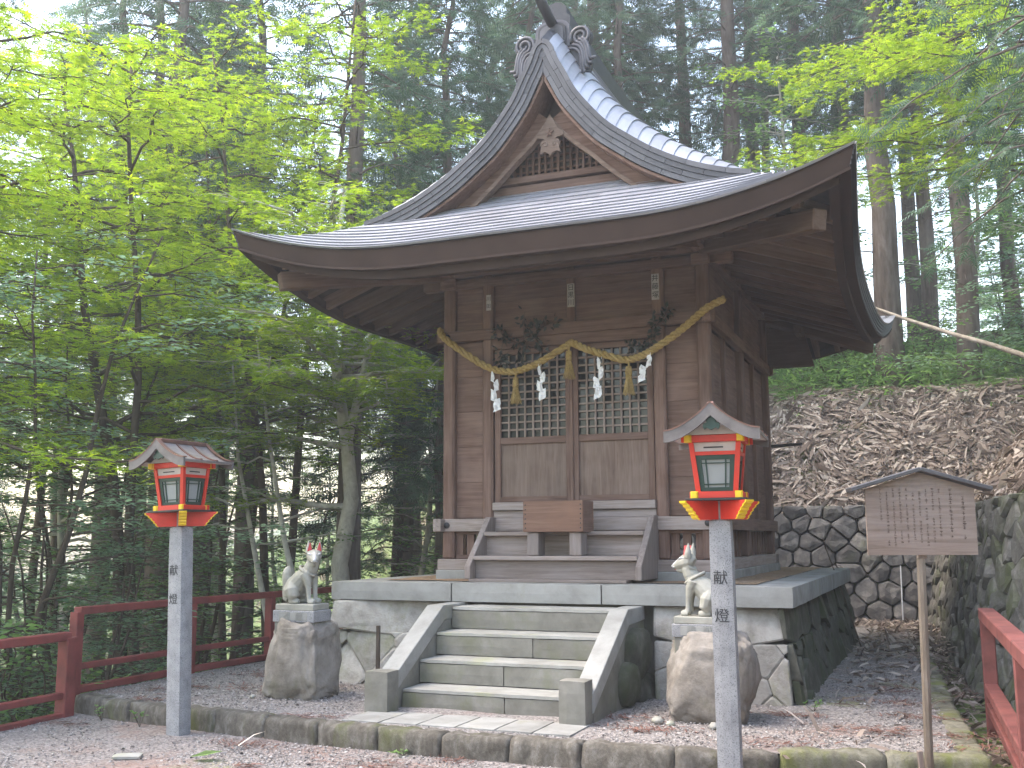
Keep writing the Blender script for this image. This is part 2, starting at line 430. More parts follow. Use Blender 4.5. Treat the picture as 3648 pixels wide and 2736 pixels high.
# ---------------------------------------------------------------- terrain
GZ, TZ = -1.20, -1.04                   # courtyard and terrace levels
def smooth(a, b, x):
    q = min(1, max(0, (x - a) / (b - a))); return q * q * (3 - 2 * q)
def wall_x(y):                          # foot of the right-hand retaining wall
    return interp([(-30, 5.3), (-6, 4.95), (-2, 4.55), (0.9, 4.32), (2.3, 4.02), (3.2, 3.94), (6.9, 3.70), (10.2, 3.35)], y)
def terrain(x, y):
    n = noise.noise(Vector((x * 0.35, y * 0.35, 3.1)))
    n2 = noise.noise(Vector((x * 0.09, y * 0.09, 9.7)))
    sb = y - 9.9 - max(0, -0.6 - x) * 1.3
    sr = x - wall_x(y) - 0.12
    s = max(sb, sr)
    z = -1.27
    if x < -4.3:
        t_ = -4.3 - x
        z -= 0.42 * min(t_, 4) + 0.035 * max(0, min(t_ - 4, 25)) - 0.25 * n * min(1, t_)
    if y > 8.3 and s < 0:
        z -= min(0.05 * (y - 8.3), 1.2) * smooth(4, -4, x)
    if s > 0:
        h = 2.1 * smooth(0.05, 0.55, s) + 1.05 * max(0, min(s - 0.45, 2.3)) + 0.28 * max(0, min(s - 2.75, 9)) + 0.05 * max(0, min(s - 11, 60))
        h += 0.22 * n * smooth(0.5, 1.5, s) + 0.8 * n2 * smooth(3, 12, s)
        z = max(z, -1.27) + h
    return z
xs = [-140, -110, -85, -65, -50, -40, -33, -27, -22, -18.5, -15.5, -13] + list(np.arange(-11, 14.01, 0.3)) + [15, 16.5, 19, 22, 26, 32, 40, 50, 65, 85, 110, 140]
ys = [-60, -48, -38, -30, -24, -19, -15] + list(np.arange(-12, 22.01, 0.3)) + [23, 24.5, 27, 30, 34, 39, 45, 52, 62, 75, 95, 120, 150, 180]
V = [(x, y, terrain(x, y)) for y in ys for x in xs]
nx = len(xs)
F = [[j * nx + i, j * nx + i + 1, (j + 1) * nx + i + 1, (j + 1) * nx + i] for j in range(len(ys) - 1) for i in range(nx - 1)]
o = put('ground', mesh_from('ground', V, F, 'forest_floor', True)); o['kind'] = 'structure'
# courtyard sheet
KERB = [(-4.16, -1.86), (-3.3, -2.06), (-2.2, -2.24), (-1.07, -2.37), (0.09, -2.45), (1.22, -2.46), (1.9, -2.42), (2.6, -2.24), (3.3, -2.06), (3.97, -1.95)]
def kerb_y(x):
    for (x0, y0), (x1, y1) in zip(KERB, KERB[1:]):
        if x <= x1: return y0 + (y1 - y0) * (x - x0) / (x1 - x0)
    return KERB[-1][1]
def und(x, y): return 0.012 * noise.noise(Vector((x * 1.3, y * 1.3, 0))) + 0.006 * noise.noise(Vector((x * 4, y * 4, 2)))
V = []; F = []
gx = list(np.arange(-4.25, 4.46, 0.15)); gy = 60
for j in range(gy + 1):
    for x in gx:
        y1 = kerb_y(min(max(x, -4.1), 3.95)) + 0.15; q = j / gy
        y = -22 + (y1 + 22) * (1 - (1 - q) ** 1.8)
        V.append((x, y, GZ + und(x, y)))
n = len(gx)
F = [[j * n + i, j * n + i + 1, (j + 1) * n + i + 1, (j + 1) * n + i] for j in range(gy) for i in range(n - 1)]
o = put('courtyard', mesh_from('courtyard', V, F, 'courtyard_gravel', True)); o['kind'] = 'structure'
# terrace sheet, bounded by the kerb in front and at its right
def terr_right(y): return interp([(-2.0, 3.93), (0.3, 3.72), (1.7, 3.62), (9.9, 3.1)], y)
V = []; F = []; nx2, ny2 = 56, 72
for j in range(ny2 + 1):
    for i in range(nx2 + 1):
        q = j / ny2
        xr = -4.2 + (i / nx2) * 8.05
        y0 = kerb_y(min(xr, 3.95)) + 0.08
        y = y0 + (9.95 - y0) * q ** 1.5
        x = -4.2 + (i / nx2) * (4.2 + terr_right(y))
        V.append((x, y, TZ + 1.3 * und(x, y) - 0.004))
n = nx2 + 1
F = [[j * n + i, j * n + i + 1, (j + 1) * n + i + 1, (j + 1) * n + i] for j in range(ny2) for i in range(nx2)]
ter = put('terrace', mesh_from('terrace', V, F, 'gravel', True)); ter['kind'] = 'structure'

# ---------------------------------------------------------------- rough block (kerbs, coping)
def rough_block(sx, sy, sz, seed, amp=0.012, ch=0.02, nx_=5, ny_=3, nz_=3):
    """box as a grid skin with chipped edges"""
    V = {}; F = []; L = []
    def vid(i, j, k):
        if (i, j, k) not in V:
            p = Vector(((i / nx_ - .5) * sx, (j / ny_ - .5) * sy, (k / nz_ - .5) * sz))
            e = [(i in (0, nx_)), (j in (0, ny_)), (k in (0, nz_))]
            if sum(e) >= 2:
                for ax, (q, h) in enumerate(((i, sx), (j, sy), (k, sz))):
                    if e[ax]: p[ax] -= math.copysign(ch * (0.55 if sum(e) == 2 else 0.8), p[ax])
            p += noise.noise_vector(p * 7 + Vector((seed * 3.3, seed * 1.7, 0))) * amp
            V[(i, j, k)] = len(L); L.append(p)
        return V[(i, j, k)]
    for k, (a, b, c) in enumerate(((nx_, ny_, nz_),)):
        for i in range(nx_):
            for j in range(ny_):
                F.append([vid(i, j, 0), vid(i, j + 1, 0), vid(i + 1, j + 1, 0), vid(i + 1, j, 0)])
                F.append([vid(i, j, nz_), vid(i + 1, j, nz_), vid(i + 1, j + 1, nz_), vid(i, j + 1, nz_)])
            for q in range(nz_):
                F.append([vid(i, 0, q), vid(i + 1, 0, q), vid(i + 1, 0, q + 1), vid(i, 0, q + 1)])
                F.append([vid(i, ny_, q), vid(i, ny_, q + 1), vid(i + 1, ny_, q + 1), vid(i + 1, ny_, q)])
        for j in range(ny_):
            for q in range(nz_):
                F.append([vid(0, j, q), vid(0, j, q + 1), vid(0, j + 1, q + 1), vid(0, j + 1, q)])
                F.append([vid(nx_, j, q), vid(nx_, j + 1, q), vid(nx_, j + 1, q + 1), vid(nx_, j, q + 1)])
    return L, F
# kerb: a row of blocks along the front of the terrace and up its right side
kerb_meshes = [mesh_from('kerb_block', *rough_block(1, 0.2, 0.30, k, 0.022, 0.02, 14, 5, 6), 'kerb_stone', True) for k in range(6)]
kerb_moss = [mesh_from('kerb_block', *rough_block(1, 0.2, 0.30, k + 20, 0.022, 0.02, 14, 5, 6), 'kerb_moss', True) for k in range(4)]
def kerb_run(pts, name, step=0.52, back=0.0, ms=None):
    acc = 0; seg = []
    for a, b in zip(pts, pts[1:]):
        a = Vector((*a, 0)); b = Vector((*b, 0)); L = (b - a).length; nblk = max(1, round(L / step))
        for q in range(nblk):
            seg.append((a.lerp(b, q / nblk), a.lerp(b, (q + 1) / nblk)))
    for i, (a, b) in enumerate(seg):
        d = b - a; c = (a + b) / 2; nrm = Vector((-d.y, d.x, 0)).normalized()
        c += nrm * (0.1 + rng.uniform(-.012, .012))
        put(name, rng.choice(ms or (kerb_moss if c.x > 2.7 else kerb_meshes)), ter, (c.x, c.y, TZ - 0.135 + rng.uniform(-.012, .012)), (rng.uniform(-.03, .03), rng.uniform(-.02, .02), math.atan2(d.y, d.x)), ((d.length + 0.006), 1, 1))
kerb_run(KERB, 'kerb_block')
kerb_run([(3.97, -1.94), (3.82, -0.4), (3.70, 1.4), (3.6, 3.4), (3.42, 6.4)], 'kerb_block', 0.6, 0, kerb_moss)

# ---------------------------------------------------------------- fitted stones
def clip(poly, nx_, ny_, d):
    out = []
    for i in range(len(poly)):
        p, q = poly[i], poly[(i + 1) % len(poly)]
        a = p[0] * nx_ + p[1] * ny_ - d; b = q[0] * nx_ + q[1] * ny_ - d
        if a <= 0: out.append(p)
        if (a < 0 < b) or (b < 0 < a):
            s_ = a / (a - b); out.append((p[0] + (q[0] - p[0]) * s_, p[1] + (q[1] - p[1]) * s_))
    return out
def cells(u0, u1, v0, v1, su, sv, jit, rnd, bound=None):
    seeds = []; j = 0; v = v0
    while v < v1 + sv:
        u = u0 - (su / 2 if j % 2 else 0)
        while u < u1 + su:
            seeds.append((u + rnd.uniform(-jit, jit) * su, v + rnd.uniform(-jit, jit) * sv)); u += su
        v += sv * 0.86; j += 1
    res = []
    for i, s_ in enumerate(seeds):
        poly = bound(s_) if bound else [(u0, v0), (u1, v0), (u1, v1), (u0, v1)]
        for k, q in enumerate(seeds):
            if k == i: continue
            dx, dy = q[0] - s_[0], q[1] - s_[1]; dist = math.hypot(dx, dy)
            if dist > 3 * max(su, sv): continue
            mx_, my_ = (s_[0] + q[0]) / 2, (s_[1] + q[1]) / 2
            poly = clip(poly, dx / dist, dy / dist, (mx_ * dx + my_ * dy) / dist)
            if len(poly) < 3: break
        if len(poly) >= 3:
            a = 0.5 * abs(sum(poly[t_][0] * poly[(t_ + 1) % len(poly)][1] - poly[(t_ + 1) % len(poly)][0] * poly[t_][1] for t_ in range(len(poly))))
            if a > 0.02 * su * sv: res.append(poly)
    return res
def stone(poly, gap, bulge, rnd, fn, cut=0.25, back=0.06):
    """rounded, domed stone filling a cell of a wall; fn(u, v, height) -> point"""
    cx = sum(p[0] for p in poly) / len(poly); cy_ = sum(p[1] for p in poly) / len(poly)
    P = []
    n = len(poly)
    for i in range(n):
        a, b, c = poly[i - 1], poly[i], poly[(i + 1) % n]
        P.append((b[0] + (a[0] - b[0]) * cut, b[1] + (a[1] - b[1]) * cut))
        P.append((b[0] + (c[0] - b[0]) * cut, b[1] + (c[1] - b[1]) * cut))
    sz = min(max(math.hypot(p[0] - cx, p[1] - cy_) for p in P), 1)
    def sc_(f, g): 
        r_ = []
        for p in P:
            dx, dy = p[0] - cx, p[1] - cy_; L = math.hypot(dx, dy) + 1e-6
            k = max(0.05, (L - g) / L) * f
            r_.append((cx + dx * k, cy_ + dy * k))
        return r_
    sd_ = rnd.uniform(0, 99)
    def nz(u, v, a): return a * noise.noise(Vector((u * 6 + sd_, v * 6, sd_)))
    tilt = (rnd.uniform(-.35, .35), rnd.uniform(-.35, .35))
    ringspec = [(1.0, gap, -back), (1.0, gap, bulge * 0.45), (0.9, gap, bulge * 0.88), (0.5, gap, bulge)]
    V = []; F = []; m_ = len(P)
    for f, g, h in ringspec:
        for (u, v) in sc_(f, g):
            hh = h + (tilt[0] * (u - cx) + tilt[1] * (v - cy_)) * (0.5 if h > 0 else 0) + (nz(u, v, bulge * 0.35) if h > 0 else 0)
            V.append(fn(u, v, hh))
    for r_ in range(3):
        for i in range(m_):
            a = r_ * m_ + i; b = r_ * m_ + (i + 1) % m_
            F.append([a, b, b + m_, a + m_])
    V.append(fn(cx, cy_, bulge * 1.02 + nz(cx, cy_, bulge * .3))); e = len(V) - 1
    for i in range(m_): F.append([3 * m_ + i, 3 * m_ + (i + 1) % m_, e])
    return V, F
def stone_obj(parent, poly, gap, bulge, rnd, fn, mat, cut=0.25, smooth=True, name='stone'):
    V, F = stone(poly, gap, bulge, rnd, fn, cut)
    a = sum((poly[i][0] * poly[(i + 1) % len(poly)][1] - poly[(i + 1) % len(poly)][0] * poly[i][1]) for i in range(len(poly)))
    c = Vector((0, 0, 0))
    for v in V: c += Vector(v)
    c /= len(V)
    n_ = (Vector(fn(0, 0, 1)) - Vector(fn(0, 0, 0)))
    p0, p1, p2 = Vector(V[F[-1][0]]), Vector(V[F[-1][1]]), Vector(V[F[-1][2]])
    if (p1 - p0).cross(p2 - p0).dot(n_) < 0: F = [f[::-1] for f in F]
    return put(name, mesh_from(name, [Vector(v) - c for v in V], F, mat, smooth), parent, c)
# back retaining wall: y about 9.9, leaning back
rs = random.Random(11)
bw = thing('stone_retaining_wall', 'retaining wall of grey rounded field stones behind the shrine platform', 'wall', (0, 0, 0))
def bw_fn(u, v, h): return (u, 9.75 + 0.22 * (v + 1.1) - h, v)
def bw_back(mb):
    mb.rings([[(-2.0, 10.02, -1.5), (4.0, 10.02, -1.5), (4.0, 10.5, -1.5), (-2.0, 10.5, -1.5)], [(-2.0, 10.4, 0.85), (4.0, 10.4, 0.85), (4.0, 10.7, 0.85), (-2.0, 10.7, 0.85)]])
mb = MB(); bw_back(mb); mb.build('backing', 'soil_dark', bw)
for poly in cells(-1.9, 3.7, -1.45, 1.02, 0.38, 0.35, 0.26, rs):
    stone_obj(bw, poly, 0.007, rs.uniform(.10, .19), rs, bw_fn, 'wall_stone', rs.uniform(.08, .17), False)
# right retaining wall
rw = thing('stone_retaining_wall', 'mossy retaining wall of stones running along the right side behind the red rail', 'wall', (0, 0, 0))
def rw_fn(u, v, h): return (wall_x(u) + 0.05 + 0.16 * (v + 1.2) - h * 0.9, u, v)
mb = MB()
yy = list(np.arange(-8, 10.6, 0.6))
mb.rings([[(wall_x(y) + 0.16, y, -1.5), (wall_x(y) + 0.42, y, 0.72), (wall_x(y) + 0.9, y, 0.72), (wall_x(y) + 0.6, y, -1.5)] for y in yy])
mb.build('backing', 'soil_dark', rw)
for poly in cells(-5.0, 9.9, -1.5, 0.88, 0.40, 0.30, 0.27, rs):
    stone_obj(rw, poly, 0.008, rs.uniform(.06, .13), rs, rw_fn, 'wall_stone_moss', rs.uniform(.08, .18), False)

# ---------------------------------------------------------------- platform
PA, PB, ST = 2.45, 6.37, 0.195
pf = thing('stone_platform', 'raised stone platform with concrete coping carrying the shrine', 'platform', (0, 0, 0))
mb = MB()
o_ = 0.10
mb.rings([[(-PA + .12 - .2, .32 - .2, -1.3), (PA - .12 + .2, .32 - .2, -1.3), (PA + .08, PB + .1, -1.3), (-PA - .08, PB + .1, -1.3)],
          [(-PA + .22, .22, -ST), (PA - .22, .22, -ST), (PA - .22, PB - .2, -ST), (-PA + .22, PB - .2, -ST)]])
mb.build('core', 'riser', pf)
# coping blocks
def coping(x0, x1, y0, y1):
    L, F = rough_block(x1 - x0 - .006, y1 - y0 - .006, ST, x0 + y0, 0.0015, 0.008, 6, 4, 2)
    put('coping_block', mesh_from('coping_block', L, F, 'concrete'), pf, ((x0 + x1) / 2, (y0 + y1) / 2, -ST / 2))
for x0, x1 in ((-PA, -1.0), (-1.0, 0.62), (0.62, PA)): coping(x0, x1, 0, 0.42)
for y0, y1 in ((0.42, 2.5), (2.5, 4.5), (4.5, PB)):
    coping(PA - 0.42, PA, y0, y1); coping(-PA, -PA + .42, y0, y1)
V = []; nq = 30
for j in range(nq + 1):
    for i in range(nq + 1):
        x = -PA + .4 + (2 * PA - .8) * i / nq; y = .4 + (PB - .45) * j / nq
        V.append((x, y, 0.004 + 0.01 * noise.noise(Vector((x * 2, y * 2, 5)))))
put('floor', mesh_from('floor', V, [[j * (nq + 1) + i, j * (nq + 1) + i + 1, (j + 1) * (nq + 1) + i + 1, (j + 1) * (nq + 1) + i] for j in range(nq) for i in range(nq)], 'needle_litter', True), pf)
# masonry faces: a tall rough upper course, polygonal stones beneath
rs = random.Random(5)
def pf_front(u, v, h): return (u * (1 + 0.03 * (-ST - v)), 0.10 - 0.18 * (-ST - v) - h, v)
def pf_right(u, v, h): return (PA - 0.10 + 0.17 * (-ST - v) + h, u - 0.06 * (-ST - v), v)
def pf_left(u, v, h): return (-PA + 0.10 - 0.17 * (-ST - v) - h, u, v)
def course(u0, u1, v1, v0, w, rnd):
    us = [u0]
    while us[-1] < u1 - w * 0.7: us.append(us[-1] + w * rnd.uniform(.7, 1.3))
    us[-1] = u1
    return us
def face(fn, u0, u1, mat, w, bl=1.0):
    us = course(u0, u1, 0, 0, w, rs); low = []
    for a, b in zip(us, us[1:]):
        m1 = (a + b) / 2 + rs.uniform(-.1, .1)
        va, vb, vm = -0.5 + rs.uniform(-.03, .05), -0.5 + rs.uniform(-.03, .05), -0.56 + rs.uniform(-.04, .02)
        low.append((a, b, m1, vm))
        stone_obj(pf, [(a, -0.475), (m1, vm), (b, -0.475), (b, -ST - .005), (a, -ST - .005)], 0.002, 0.032 * bl, rs, fn, mat, 0.04, False)
    def bound(s_): return [(u0, -1.3), (u1, -1.3), (u1, -0.52), (u0, -0.52)]
    for poly in cells(u0, u1, -1.25, -0.52, 0.5, 0.36, 0.2, rs, bound):
        stone_obj(pf, poly, 0.002 * bl, rs.uniform(.02, .035) * bl, rs, fn, mat, 0.05, False)
face(pf_front, -PA + .06, -1.12, 'base_stone', 0.75)
face(pf_front, 1.12, PA - .10, 'base_stone', 0.62)
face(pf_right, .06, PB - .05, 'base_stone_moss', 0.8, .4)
face(pf_left, .06, PB - .05, 'base_stone', 0.8)

# ---------------------------------------------------------------- stone stairs
st = thing('stone_stairs', 'four concrete steps with sloping side slabs and short newel blocks', 'stairs', (0, 0, TZ))
SY = [(-1.332, -0.875), (-0.989, -0.656), (-0.646, -0.437), (-0.303, -0.218)]
for i, (y, z) in enumerate(SY):
    y1 = 0.14
    L, F = rough_block(1.70, y1 - y, 0.04, i + 3, 0.004, 0.012, 16, 4, 1)
    put('tread', mesh_from('tread', L, F, 'tread'), st, (0, (y + y1) / 2, z - 0.02 - TZ))
    zb = TZ - 0.1
    half = 0.0 if i in (1, 3) else 0.15
    for a, b in (((-0.85, half - .001), (half + .001, 0.85)) if i != 3 else ((-0.85, 0.85),)):
        L, F = rough_block(b - a, 0.12, 0.178, i + a, 0.003, 0.006, 8, 1, 2)
        put('riser', mesh_from('riser', L, F, 'riser'), st, ((a + b) / 2, y + 0.006 + 0.06, z - 0.04 - 0.085 - TZ))
for s in (-1, 1):
    xi, xo = s * 0.852, s * 1.03
    xa, xb = min(xi, xo), max(xi, xo)
    prof = [(-1.50, -0.60), (-0.40, -0.175), (0.06, -0.198), (0.06, -0.32), (-0.38, -0.33), (-1.50, -0.98)]
    top = [(-1.54, -0.803), (-0.48, -0.198), (0.09, -0.199)]; bot = [(0.09, -0.33), (-0.45, -0.345), (-1.54, -0.965)]
    mb = MB(); mb.extrude(top + bot, lambda y, z: (xa, y, z - TZ), lambda y, z: (xb, y, z - TZ))
    o = mb.build('side_slab', 'concrete', st); recalc(o)
    bv = o.modifiers.new('b', 'BEVEL'); bv.width = 0.008; bv.segments = 2
    # rubble cheek under the slab
    mb = MB(); mb.extrude([(-1.5, -0.945), (-0.42, -0.34), (0.1, -0.335), (0.1, -1.2), (-1.5, -1.2)], lambda y, z: (s * 0.86, y, z - TZ), lambda y, z: (s * 1.02, y, z - TZ))
    o = mb.build('cheek_wall', 'riser', st); recalc(o)
    L, F = rough_block(0.24, 0.22, 0.40, s + 9, 0.004, 0.014, 3, 3, 4)
    put('newel_block', mesh_from('newel_block', L, F, 'riser'), st, (s * 0.90, -1.605, -0.885 - TZ))
    # rubble leaning against the cheek outside
    for k, (yy_, zz, ra, rb) in enumerate(((-0.30, -0.62, .30, .30), (-0.62, -0.86, .24, .22), (-0.05, -0.98, .3, .2))):
        rs2 = random.Random(k + s * 5 + 10)
        poly = [(yy_ + ra * math.cos(q * math.pi / 4 + .2) * rs2.uniform(.85, 1.1), zz + rb * math.sin(q * math.pi / 4 + .2) * rs2.uniform(.85, 1.1)) for q in range(8)]
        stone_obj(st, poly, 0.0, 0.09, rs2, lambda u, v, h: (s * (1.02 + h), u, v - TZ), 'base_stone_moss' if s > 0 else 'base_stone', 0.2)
# paving slabs at the foot
xs_ = [-1.02, -0.66, -0.32, 0.02, 0.36, 0.68, 1.0]
for a, b in zip(xs_, xs_[1:]):
    L, F = rough_block(b - a - .008, 0.52, 0.05, a * 3, 0.0025, 0.006, 4, 5, 1)
    put('paving_slab', mesh_from('paving_slab', L, F, 'concrete'), ter, ((a + b) / 2 + .04, -1.86 - 0.03 * abs(a), TZ - .012))
# ---------------------------------------------------------------- shrine
sh = thing('shrine', 'small weathered wooden shrine with curved metal hip-and-gable roof', 'shrine', (0, 0, 0))
FB, DP, HW = 1.02, 3.93, 1.5
BK = FB + DP
# foundation, sill, posts, rails
for x0, x1, y0, y1 in ((-1.62, 1.62, FB - .14, FB + .10), (-1.62, 1.62, BK - .10, BK + .14), (-1.62, -1.40, FB + .10, BK - .10), (1.40, 1.62, FB + .10, BK - .10)):
    piece('foundation_stone', sh, 'concrete', ((x0 + x1) / 2, (y0 + y1) / 2, 0.045), (x1 - x0, y1 - y0, 0.11), ch=.01)
    piece('sill', sh, 'greywood', ((x0 + x1) / 2, (y0 + y1) / 2, 0.16), (x1 - x0 - .03, y1 - y0 - .03, 0.12), ch=.006)
def post(x, y, w, z0, z1, mat='wood'):
    return piece('post', sh, mat, (x, y, (z0 + z1) / 2), (w, w, z1 - z0), ch=.022 if w > .12 else .012)
for x in (-HW, HW):
    for y in (FB, FB + DP / 2, BK): post(x, y, 0.145, .22, 3.62)
for x in (-1.01, 1.01):
    post(x, FB, 0.13, 0.22, 3.5); post(x, BK, 0.13, .22, 3.5)
post(0, FB + .02, 0.10, 2.80, 3.5)
# horizontal rails
def rail(x0, x1, y, z0, z1, t_, mat='wood', name='rail'):
    piece(name, sh, mat, ((x0 + x1) / 2, y, (z0 + z1) / 2), (x1 - x0, t_, z1 - z0), ch=.006)
def raily(y0, y1, x, z0, z1, t_, mat='wood', name='rail'):
    piece(name, sh, mat, (x, (y0 + y1) / 2, (z0 + z1) / 2), (t_, y1 - y0, z1 - z0), ch=.006)
rail(-1.68, 1.68, FB - .062, .53, .672, .07, 'greywood', 'lower_rail')
rail(-1.64, 1.64, FB - .055, 2.72, 2.85, .09, 'wood', 'upper_rail')
rail(-.94, .94, FB - .02, 2.60, 2.72, .10, 'wood', 'lintel')
rail(-1.9, 1.9, FB, 3.50, 3.68, .15, 'wood', 'wall_plate')
rail(-1.66, 1.66, FB - .03, 3.36, 3.46, .09, 'wood', 'frieze_rail')
rail(-.94, .94, FB - .03, .76, .85, .11, 'greywood', 'threshold')
rail(-.94, .94, FB - .015, .672, .757, .06, 'greywood', 'threshold')
for s in (-1, 1):
    raily(FB - .2, BK + .2, s * 1.562, .53, .672, .07, 'greywood' if s < 0 else 'wood', 'lower_rail')
    raily(FB - .15, BK + .15, s * 1.555, 2.72, 2.85, .09, 'wood', 'upper_rail')
    raily(FB - .4, BK + .4, s * HW, 3.50, 3.68, .15, 'wood', 'wall_plate')
    # nose of the plates at the corners
    piece('bracket_nose', sh, 'wood', (s * 1.98, FB, 3.56), (.18, .12, .14), ch=.012)
    piece('bracket_arm', sh, 'wood', (s * 1.66, FB - .02, 3.42), (.36, .11, .12), ch=.012)
    piece('bracket_block', sh, 'wood', (s * HW, FB - .02, 3.42), (.2, .2, .13), ch=.015)
rail(-1.64, 1.64, BK + .055, 2.72, 2.85, .09, 'wood', 'upper_rail')
rail(-1.9, 1.9, BK, 3.50, 3.68, .15, 'wood', 'wall_plate')
for x in (-1.5, 1.5):
    mb = MB(); mb.rings([[(x + r_ * math.cos(q * math.pi / 6), FB - .097 - d_, .60 + r_ * math.sin(q * math.pi / 6)) for q in range(12)] for r_, d_ in ((.036, 0), (.036, .012), (.026, .022), (.008, .028))])
    mb.build('nail_cover', 'black_metal', sh, True)
    mb = MB(); mb.rings([[(x + r_ * math.cos(q * math.pi / 6), FB - .1 - d_, 2.785 + r_ * math.sin(q * math.pi / 6)) for q in range(12)] for r_, d_ in ((.034, 0), (.034, .012), (.024, .022), (.008, .028))])
    mb.build('nail_cover', 'black_metal', sh, True)
# horizontal wall boards
def boards(x0, x1, y, z0, z1, n_, axis='x', mat='wood', t_=.03):
    hh = (z1 - z0) / n_
    for k in range(n_):
        zc = z0 + hh * (k + .5); off = rng.uniform(-.003, .003)
        if axis == 'x': piece('wall_board', sh, mat, ((x0 + x1) / 2, y + off, zc), (x1 - x0, t_, hh - .0025), ch=.002, axis='x')
        else: piece('wall_board', sh, mat, (y + off, (x0 + x1) / 2, zc), (t_, x1 - x0, hh - .0025), ch=.002, axis='y')
for a, b in ((-1.43, -1.075), (1.075, 1.43)):
    boards(a, b, FB + .03, .68, 2.72, 5); boards(a, b, FB + .03, 2.86, 3.5, 2)
boards(-.945, -.05, FB + .03, 2.86, 3.5, 2); boards(.05, .945, FB + .03, 2.86, 3.5, 2)
for s in (-1, 1):
    for a, b in ((FB + .07, FB + DP / 2 - .07), (FB + DP / 2 + .07, BK - .07)):
        boards(a, b, s * 1.47, .68, 2.72, 6, 'y'); boards(a, b, s * 1.47, 2.86, 3.5, 2, 'y')
        for k in range(9): 
            yv = a + (b - a) * (k + .5) / 9
            piece('vent_slat', sh, 'wood', (s * 1.47, yv, .375), (.03, .10, .30), ch=.003)
    raily(FB + DP / 4 - .05, FB + DP / 4 + .05, s * 1.505, .68, 2.72, .06, 'wood', 'wall_batten')
    raily(FB + 3 * DP / 4 - .05, FB + 3 * DP / 4 + .05, s * 1.505, .68, 2.72, .06, 'wood', 'wall_batten')
boards(-1.43, 1.43, BK - .03, .68, 3.5, 8)
# underfloor boards with slits beside the steps
for s in (-1, 1):
    for xc, ww in ((1.385, .10), (1.25, .09), (1.125, .09), (1.0, .10), (.87, .1)):
        piece('skirting_board', sh, 'wood', (s * xc, FB + .02, .385), (ww - (.012 if xc in (1.385, .87) else .0), .03, .28), ch=.003)
    rail(min(s * .8, s * 1.43), max(s * .8, s * 1.43), FB + .01, .22, .27, .05, 'wood', 'skirting_rail')
    rail(min(s * .8, s * 1.43), max(s * .8, s * 1.43), FB + .005, .495, .53, .05, 'wood', 'skirting_rail')
piece('inner_wall', sh, 'soil_dark', (0, FB + .3, .38), (2.0, .03, .32))
piece('floor_deck', sh, 'wood', (0, FB + DP / 2, .66), (2.9, DP - .1, .05))
# doors: lattice over panel
for s in (-1, 1):
    x0, x1 = (-.932, -.004) if s < 0 else (.004, .932)
    y = FB + .005
    dr = piece('door', sh, 'doorwood', ((x0 + x1) / 2, y + .012, 1.185), (x1 - x0, .022, .66), axis='z')       # lower panel
    for xx, ww in ((x0 + .035, .07), (x1 - .035, .07)):
        piece('door_stile', dr, 'wood', (xx, y - .008, 1.725), (ww, .042, 1.745))
    for zz, hh in ((2.565, .065), (1.545, .075), (.885, .06)):
        piece('door_rail', dr, 'wood', ((x0 + x1) / 2, y - .007, zz), (x1 - x0 - .14, .038, hh))
    piece('door_pane', dr, 'dark_glass', ((x0 + x1) / 2, y + .024, 2.06), (x1 - x0 - .13, .006, .96), ch=.001)
    nv, nh = 7, 10
    for k in range(1, nv + 1):
        xx = x0 + .07 + (x1 - x0 - .14) * k / (nv + 1)
        piece('lattice_bar', dr, 'doorlattice', (xx, y - .006, 2.058), (.021, .022, .95), ch=.002)
    for k in range(1, nh + 1):
        zz = 1.583 + .95 * k / (nh + 1)
        piece('lattice_bar', dr, 'doorlattice', ((x0 + x1) / 2, y + .0, zz), (x1 - x0 - .14, .022, .021), ch=.002)
piece('door_post', sh, 'wood', (0, FB - .035, 1.725), (.035, .02, 1.74))

# ---- roof
EX, YF, YB = 3.25, -0.876, 6.85
YV0, YV1 = 0.145, 5.83
PT = [(0, 5.87), (.1, 5.74), (.165, 5.60), (.25, 5.435), (.36, 5.215), (.55, 4.95), (.73, 4.765), (.92, 4.60), (1.2, 4.40), (1.58, 4.215), (1.95, 4.08), (2.23, 3.97), (2.5, 3.80), (2.75, 3.655), (3.0, 3.515), (3.25, 3.385)]
FT = [(0, 3.385), (.25, 3.515), (.5, 3.655), (.75, 3.80), (1.02, 3.97), (1.27, 4.14), (1.60, 4.37)]
def P(ax): return interp(PT, ax)
def lift(c, d):
    return .415 * max(0, 1 - max(c, 0) / 2.2) ** 2.2 * max(0, 1 - max(d, 0) / 2.0) ** 1.5
def z_front(x, y):
    d = y - YF; return interp(FT, max(0, d)) + lift(EX - abs(x), d)
def z_back(x, y):
    d = YB - y; return interp(FT, max(0, d)) + lift(EX - abs(x), d)
BT = [(0, .45), (.4, .46), (1.16, .41), (1.88, .27), (2.3, .13), (2.9, 0), (3.3, 0)]
def swell(ax, y):      # the roof rolls down toward its verges
    t_ = min(1, max(0, min(y - YV0, YV1 - y) / 1.0)); return max(0, interp(BT, ax)) * (1 - (1 - t_) ** 2.5)
def z_side(x, y):
    return P(abs(x)) + lift(min(y - YF, YB - y), EX - abs(x)) + swell(abs(x), y)
def warp(p):           # in plan the side eaves bow inward between the corners
    x, y, z = p; ax = abs(x)
    k = .17 * (1 - min(1, abs((y - (YF + YB) / 2) / ((YB - YF) / 2))) ** 2.0) * smooth(1.7, EX, ax)
    return Vector((x - math.copysign(k, x), y, z))
